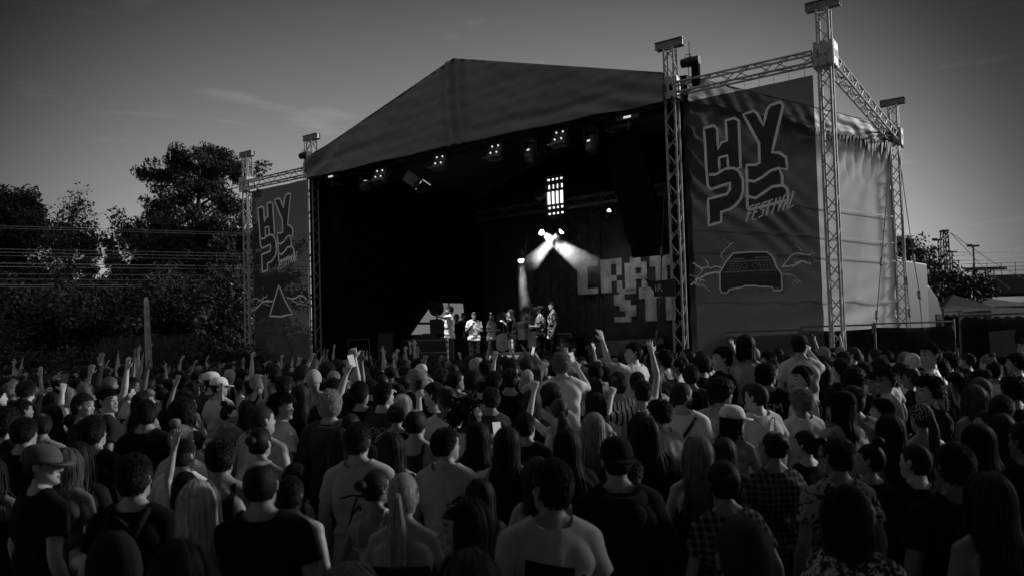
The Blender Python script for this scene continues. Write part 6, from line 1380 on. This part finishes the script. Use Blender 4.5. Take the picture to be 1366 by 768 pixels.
H(1026, 572, 46, 'f', 0, 0, 'bunlow', .007, 'tee', .03, 'down', 'woman with dark tied hair in a plaid shirt', pat='plaid', sk=.2)
H(1150, 649, 78, 'f', 45, 45, 'bob', .012, 'tee', .05, 'down', 'woman with wavy dark bob facing right in the foreground', pat='floral', sk=.16)
H(1320, 633, 88, 'f', 0, 0, 'wavy', .03, 'tank', .01, 'down', 'woman with wavy brown hair at the bottom right', sk=.15)
H(1258, 590, 60, 'm', 0, 0, 'short', .006, 'tee', .008, 'down', 'dark man between the two dark long haired women at the right', sk=.12)
H(1356, 560, 58, 'm', -5, 0, 'short', .006, 'tee', .008, 'down', 'dark man at the lower right picture edge', sk=.12)
H(985, 610, 60, 'f', 0, 0, 'bunlow', .006, 'tee', .01, 'down', 'dark haired woman right of the light wavy hair', pat='plaid', sk=.15)
NH = len(PEOPLE)
# everyone farther back: each a person with his own hair, clothes and pose
LM = [(0, 'at the left edge'), (55, 'left of the bare tree'), (120, 'below the poplars'), (175, 'left of the pale trunk'), (215, 'right of the pale trunk'), (270, 'below the tall tree'), (325, 'at the left banner'), (425, 'left of the glowing panel'), (535, 'below the glowing panel'), (585, 'below the pointing singer'), (622, 'below the keyboard'), (690, 'below the drums'), (750, 'below the amplifier'), (785, 'below the pixel letters'), (890, 'at the right roof tower'), (940, 'below the printed car'), (1080, 'at the tallest tower'), (1140, 'before the black fence'), (1275, 'before the grey panel')]
def zone(x): return [n for a, n in LM if x >= a or a == 0][-1]
def hh_(px, py, d): return px, py, FP*.24/d
boxes = []
for p in PEOPLE:
    q = proj((p['x'], p['y'], p['z0']+p['h'])); boxes.append((q[0], q[1], FP*.24/p['y'], p['y']))
tries = 0; R2_ = random.Random(77); pts_xy = [(p['x'], p['y']) for p in PEOPLE]; spots = []
WANT = 300-NH-10
GREY = [.010, .012, .015, .02, .03, .05, .012, .015, .25, .4, .5, .12, .55, .02]
while len(spots) < 430 and tries < 26000:
    tries += 1; y = 4.6+R2_.random()**.75*17.2; x = R2_.uniform(-.68, .67)*y
    rel = np.array([x, y])-OV; t = rel@NV
    if t > -1.2 or (x > 5. and y > 15.6) or (x > 6.2 and y > 12.6): continue
    sex = 'm' if R2_.random() < .56 else 'f'; h = R2_.gauss(1.76, .075) if sex == 'm' else R2_.gauss(1.65, .065); h = max(1.5, min(1.92, h))
    sp = .50
    if any((x-a)**2+(y-c)**2 < sp*sp for a, c in pts_xy): continue
    q = proj((x, y, h+zg(y))); hp = FP*.24/y
    if q[0] < -8 or q[0] > 1374: continue
    bad = False
    for ib_, (bx_, by_, bh, bd_) in enumerate(boxes):
        w = .36*(bh+hp)
        if abs(q[0]-bx_) < w*.6:
            if bd_ < y and q[1]+hp*.28 > by_: bad = True; break
            if ib_ < NH and bd_ > y and by_+bh*.5 > q[1] and by_ < q[1]+hp*1.2 and abs(q[0]-bx_) < w*.42: bad = True; break
    if bad: continue
    boxes.append((q[0], q[1], hp, y)); pts_xy.append((x, y)); spots.append((y, x, sex, h, q))
spots.sort(key=lambda a: a[0]); fill_n = min(WANT, len(spots)); far = []
for n_, (y, x, sex, h, q) in enumerate(spots):
    if sex == 'm': hair = R2_.choice(['short', 'short', 'fade', 'buzz', 'messy', 'curly', 'short', 'mushroom'])
    else: hair = R2_.choice(['long', 'long', 'longmid', 'wavy', 'pony', 'bun', 'bob', 'ponylow', 'bunlow'])
    hc = R2_.choice([.008, .01, .012, .015, .02, .03, .05, .012]) if R2_.random() < .84 else R2_.choice([.16, .25, .35])
    left = q[0] < 800; rr_ = R2_.random(); pa = .27 if (left and y > 9) else (.06 if y > 8 else .03)
    pose = R2_.choice(['upR', 'upL', 'up2', 'wide2', 'tiltL', 'fistR', 'highR', 'phone2', 'highL', 'phoneR', 'tiltL', 'phoneR']) if rr_ < pa else R2_.choice(['down', 'front', 'down', 'cross'])
    top = R2_.choice(['tee', 'tee', 'tee', 'hoodie', 'tank'] if sex == 'm' else ['tee', 'tee', 'strap', 'tank', 'tube']); tcv = R2_.choice(GREY)
    hat = None; hcv = .02
    if R2_.random() < .09 and hair in ('short', 'buzz', 'long', 'longmid'): hat = R2_.choice(['cap', 'capback', 'beanie']); hcv = R2_.choice([.015, .03, .5, .015])
    f = to_stage(x, y)+R2_.gauss(0, .38); yw = R2_.choice([0, 0, 0, 22.5, -22.5, 45, -45]); sk_ = R2_.choice([.12, .2, .28, .34, .4, .42])
    if n_ >= fill_n: far.append((x, y, h, f, sex, pose, hair, hc, top, tcv, sk_)); continue
    person(x, y, zg(y), h, f, sex, yw, hair, hc, top, tcv, pose=pose, sk=sk_, hat=hat, hatcol=hcv, fine=False, group='audience in front of the stage', legs=R2_.choice(['trousers', 'shorts']))
    p = PEOPLE[-1]; p['px'], p['py'] = q; p['ph'] = pose in ('highR', 'phoneR', 'phone2', 'highL')
if far:       # the last rows by the stage, past three hundred people: one mass
    VS, FS, MS, off = [], [], [], 0; mats_ = [skin(.2), skin(.3), skin(.4), cloth(.015), cloth(.06), cloth(.4), hairmat(.012), hairmat(.2), cloth(.03)]
    for (x, y, h, f, sex, pose, hair, hc, top, tcv, sk_) in far:
        P = make_body(sex, pose, 0, 'far'); a = -f; s_ = h/1.755; M = np.array([[math.cos(a), -math.sin(a), 0], [math.sin(a), math.cos(a), 0], [0, 0, 1]])
        long = hair in ('long', 'longmid', 'wavy', 'bob', 'pony', 'ponylow')
        for me, mi_, tr in ((P['me'], 0 if sk_ < .25 else 1 if sk_ < .36 else 2, None), (garment(P, 'tee' if top in ('tee', 'hoodie') else top), 3 if tcv < .04 else 4 if tcv < .2 else 5, None), (garment(P, 'trousers'), 8, None), (hair_mesh('far_long' if long else 'far_short'), 6 if hc < .1 else 7, HC)):
            n = len(me.vertices); c = np.empty(n*3); me.vertices.foreach_get('co', c); c = c.reshape(-1, 3)
            if tr is not None: c = c+np.array(tr)
            VS.append((c*s_)@M.T+np.array([x, y, zg(y)])); FS += [[i+off for i in pl.vertices] for pl in me.polygons]; MS += [mi_]*len(me.polygons); off += n
    me = bpy.data.meshes.new('crowd'); me.from_pydata(np.concatenate(VS).tolist(), [], FS)
    for m_ in mats_: me.materials.append(m_)
    me.polygons.foreach_set('material_index', MS); me.polygons.foreach_set('use_smooth', [True]*len(me.polygons)); co2 = bpy.data.objects.new('crowd', me); COL.objects.link(co2)
    tag(co2, 'dense rows of people with raised hands nearest the stage', 'crowd', kind='stuff')
print('far', len(far), 'spots', len(spots))
# labels for the people without one: looks first, then where they stand, then the order from the left
def look(p):
    hn = {'short': 'short', 'fade': 'faded', 'buzz': 'shaved', 'messy': 'tousled', 'curly': 'curly', 'mushroom': 'bowl cut', 'long': 'long', 'longmid': 'shoulder length', 'wavy': 'wavy', 'pony': 'ponytailed', 'ponylow': 'low ponytailed', 'bun': 'top bun', 'bob': 'bobbed', 'bunlow': 'knotted'}[p['hair']]
    c = 'dark' if p['hcol'] < .1 else 'fair'
    tn = 'dark' if p['tcol'] < .1 else 'grey' if p['tcol'] < .3 else 'white'; gn = {'tee': 't-shirt', 'hoodie': 'hoodie', 'tank': 'tank top', 'strap': 'strap top', 'tube': 'tube top'}[p['top']]
    a = {'tiltL': ', left arm bent up', 'upR': ', right arm up', 'upL': ', left arm up', 'up2': ', both arms up', 'wide2': ', arms spread high', 'fistR': ', fist up', 'highR': ', phone held high', 'highL': ', phone held high', 'phone2': ', filming', 'phoneR': ', filming'}.get(p['pose'], '')
    k = {'cap': ' and cap', 'capback': ' and backwards cap', 'beanie': ' and beanie'}.get(p['hat'], '')
    return f'{hn} {c} hair{k}, {tn} {gn}{a}'
rest = [p for p in PEOPLE if not p['label']]; grp = {}
for p in rest: p['lk'] = look(p)+', '+zone(p['px']); grp.setdefault(p['lk'], []).append(p)
ORD = ['leftmost', 'second from left', 'third from left', 'fourth from left', 'fifth from left', 'sixth from left']
for k, L in grp.items():
    L.sort(key=lambda p: p['px'])
    for i, p in enumerate(L):
        k = k.replace('shoulder length', 'midlength').replace('low ponytailed', 'ponytailed') if len(k.split()) > 13 else k
        lab = k if len(L) == 1 else k+', '+('nearer' if len(L) == 2 and p['y'] < L[1-i]['y'] else 'farther' if len(L) == 2 else ORD[i])
        p['label'] = lab; p['o']['label'] = lab
for p in rest:
    if p.get('ph'): phone(p, -1 if p['pose'] == 'highL' else 1, R2_.random() < .35, 'phone held by person with '+' '.join(p['label'].replace(', phone held high', '').replace(', filming', '').split()[:11]))
# ------------------------------------------------------------------ performers
def perf(px, py, t, sex, heading, yaw, hair, hc, top, tc, pose, label, **k):
    s, z = on_t(px, py, t); p = W(s, t); zf = k.pop('zf', 1.4); h = max(1.66, min(1.92, z-zf)); 
    person(p.x, p.y, zf, h, heading, sex, yaw, hair, hc, top, tc, pose=pose, label=label, fine=True, group='people on the stage', **k)
LFT = -PI/2
perf(597, 408, .8, 'm', LFT+.1, 0, 'fade', .012, 'tee', .55, 'pointfL', 'bearded singer in a white t-shirt stretching an arm to the left', sk=.3, hat='beard', lcol=.07, lpat='track_stripe')
perf(631, 416, 1.3, 'm', PI-.2, 0, 'buzz', .02, 'tee', .6, 'mic', 'performer in a white t-shirt holding a microphone facing the crowd', sk=.2, lcol=.02)
perf(682, 416, 1.0, 'm', LFT-.1, 0, 'locs', .010, 'tee', .015, 'pointfL', 'performer with long locs, black t-shirt and striped track pants', sk=.4, lcol=.07, lpat='track_stripe')
perf(719, 408, 1.0, 'm', LFT+.2, 0, 'short', .010, 'tee', .03, 'front', 'performer in a dark cap and patterned shirt with a shoulder strap', pat='floral', hat='cap', hatcol=.012, extra='strapbag', sk=.12, lcol=.012)
perf(736, 402, 1.5, 'm', LFT-.1, 0, 'short', .010, 'tee', .04, 'down', 'tall performer in a patterned shirt behind the cap', pat='camo', sk=.35, lcol=.012)
perf(609, 419, 2.9, 'm', PI+.2, 0, 'short', .012, 'tee', .012, 'down', 'man in black behind the singer, nearest to his back', sk=.2)
perf(616, 417, 3.3, 'm', PI-.1, -22, 'short', .012, 'tee', .012, 'front', 'man in black between the singer and the white t-shirt', sk=.2)
perf(655, 424, 2.6, 'm', PI/2+.5, 0, 'short', .012, 'tee', .5, 'front', 'musician in a white shirt turned right behind the microphone stand', sk=.2)
perf(711, 402, 4.1, 'm', PI+.2, 0, 'short', .015, 'tee', .5, 'cross', 'drummer in a white shirt behind the drums', sk=.2, zf=1.75)
perf(668, 415, 5.5, 'm', PI, 0, 'short', .012, 'tee', .02, 'down', 'dim figure at the back left of the drums', sk=.25)
print('people', len(PEOPLE), 'phones', len(PHONES), 'fill', fill_n, 'tries', tries)
protos = len(PROTO); print('protos', protos)
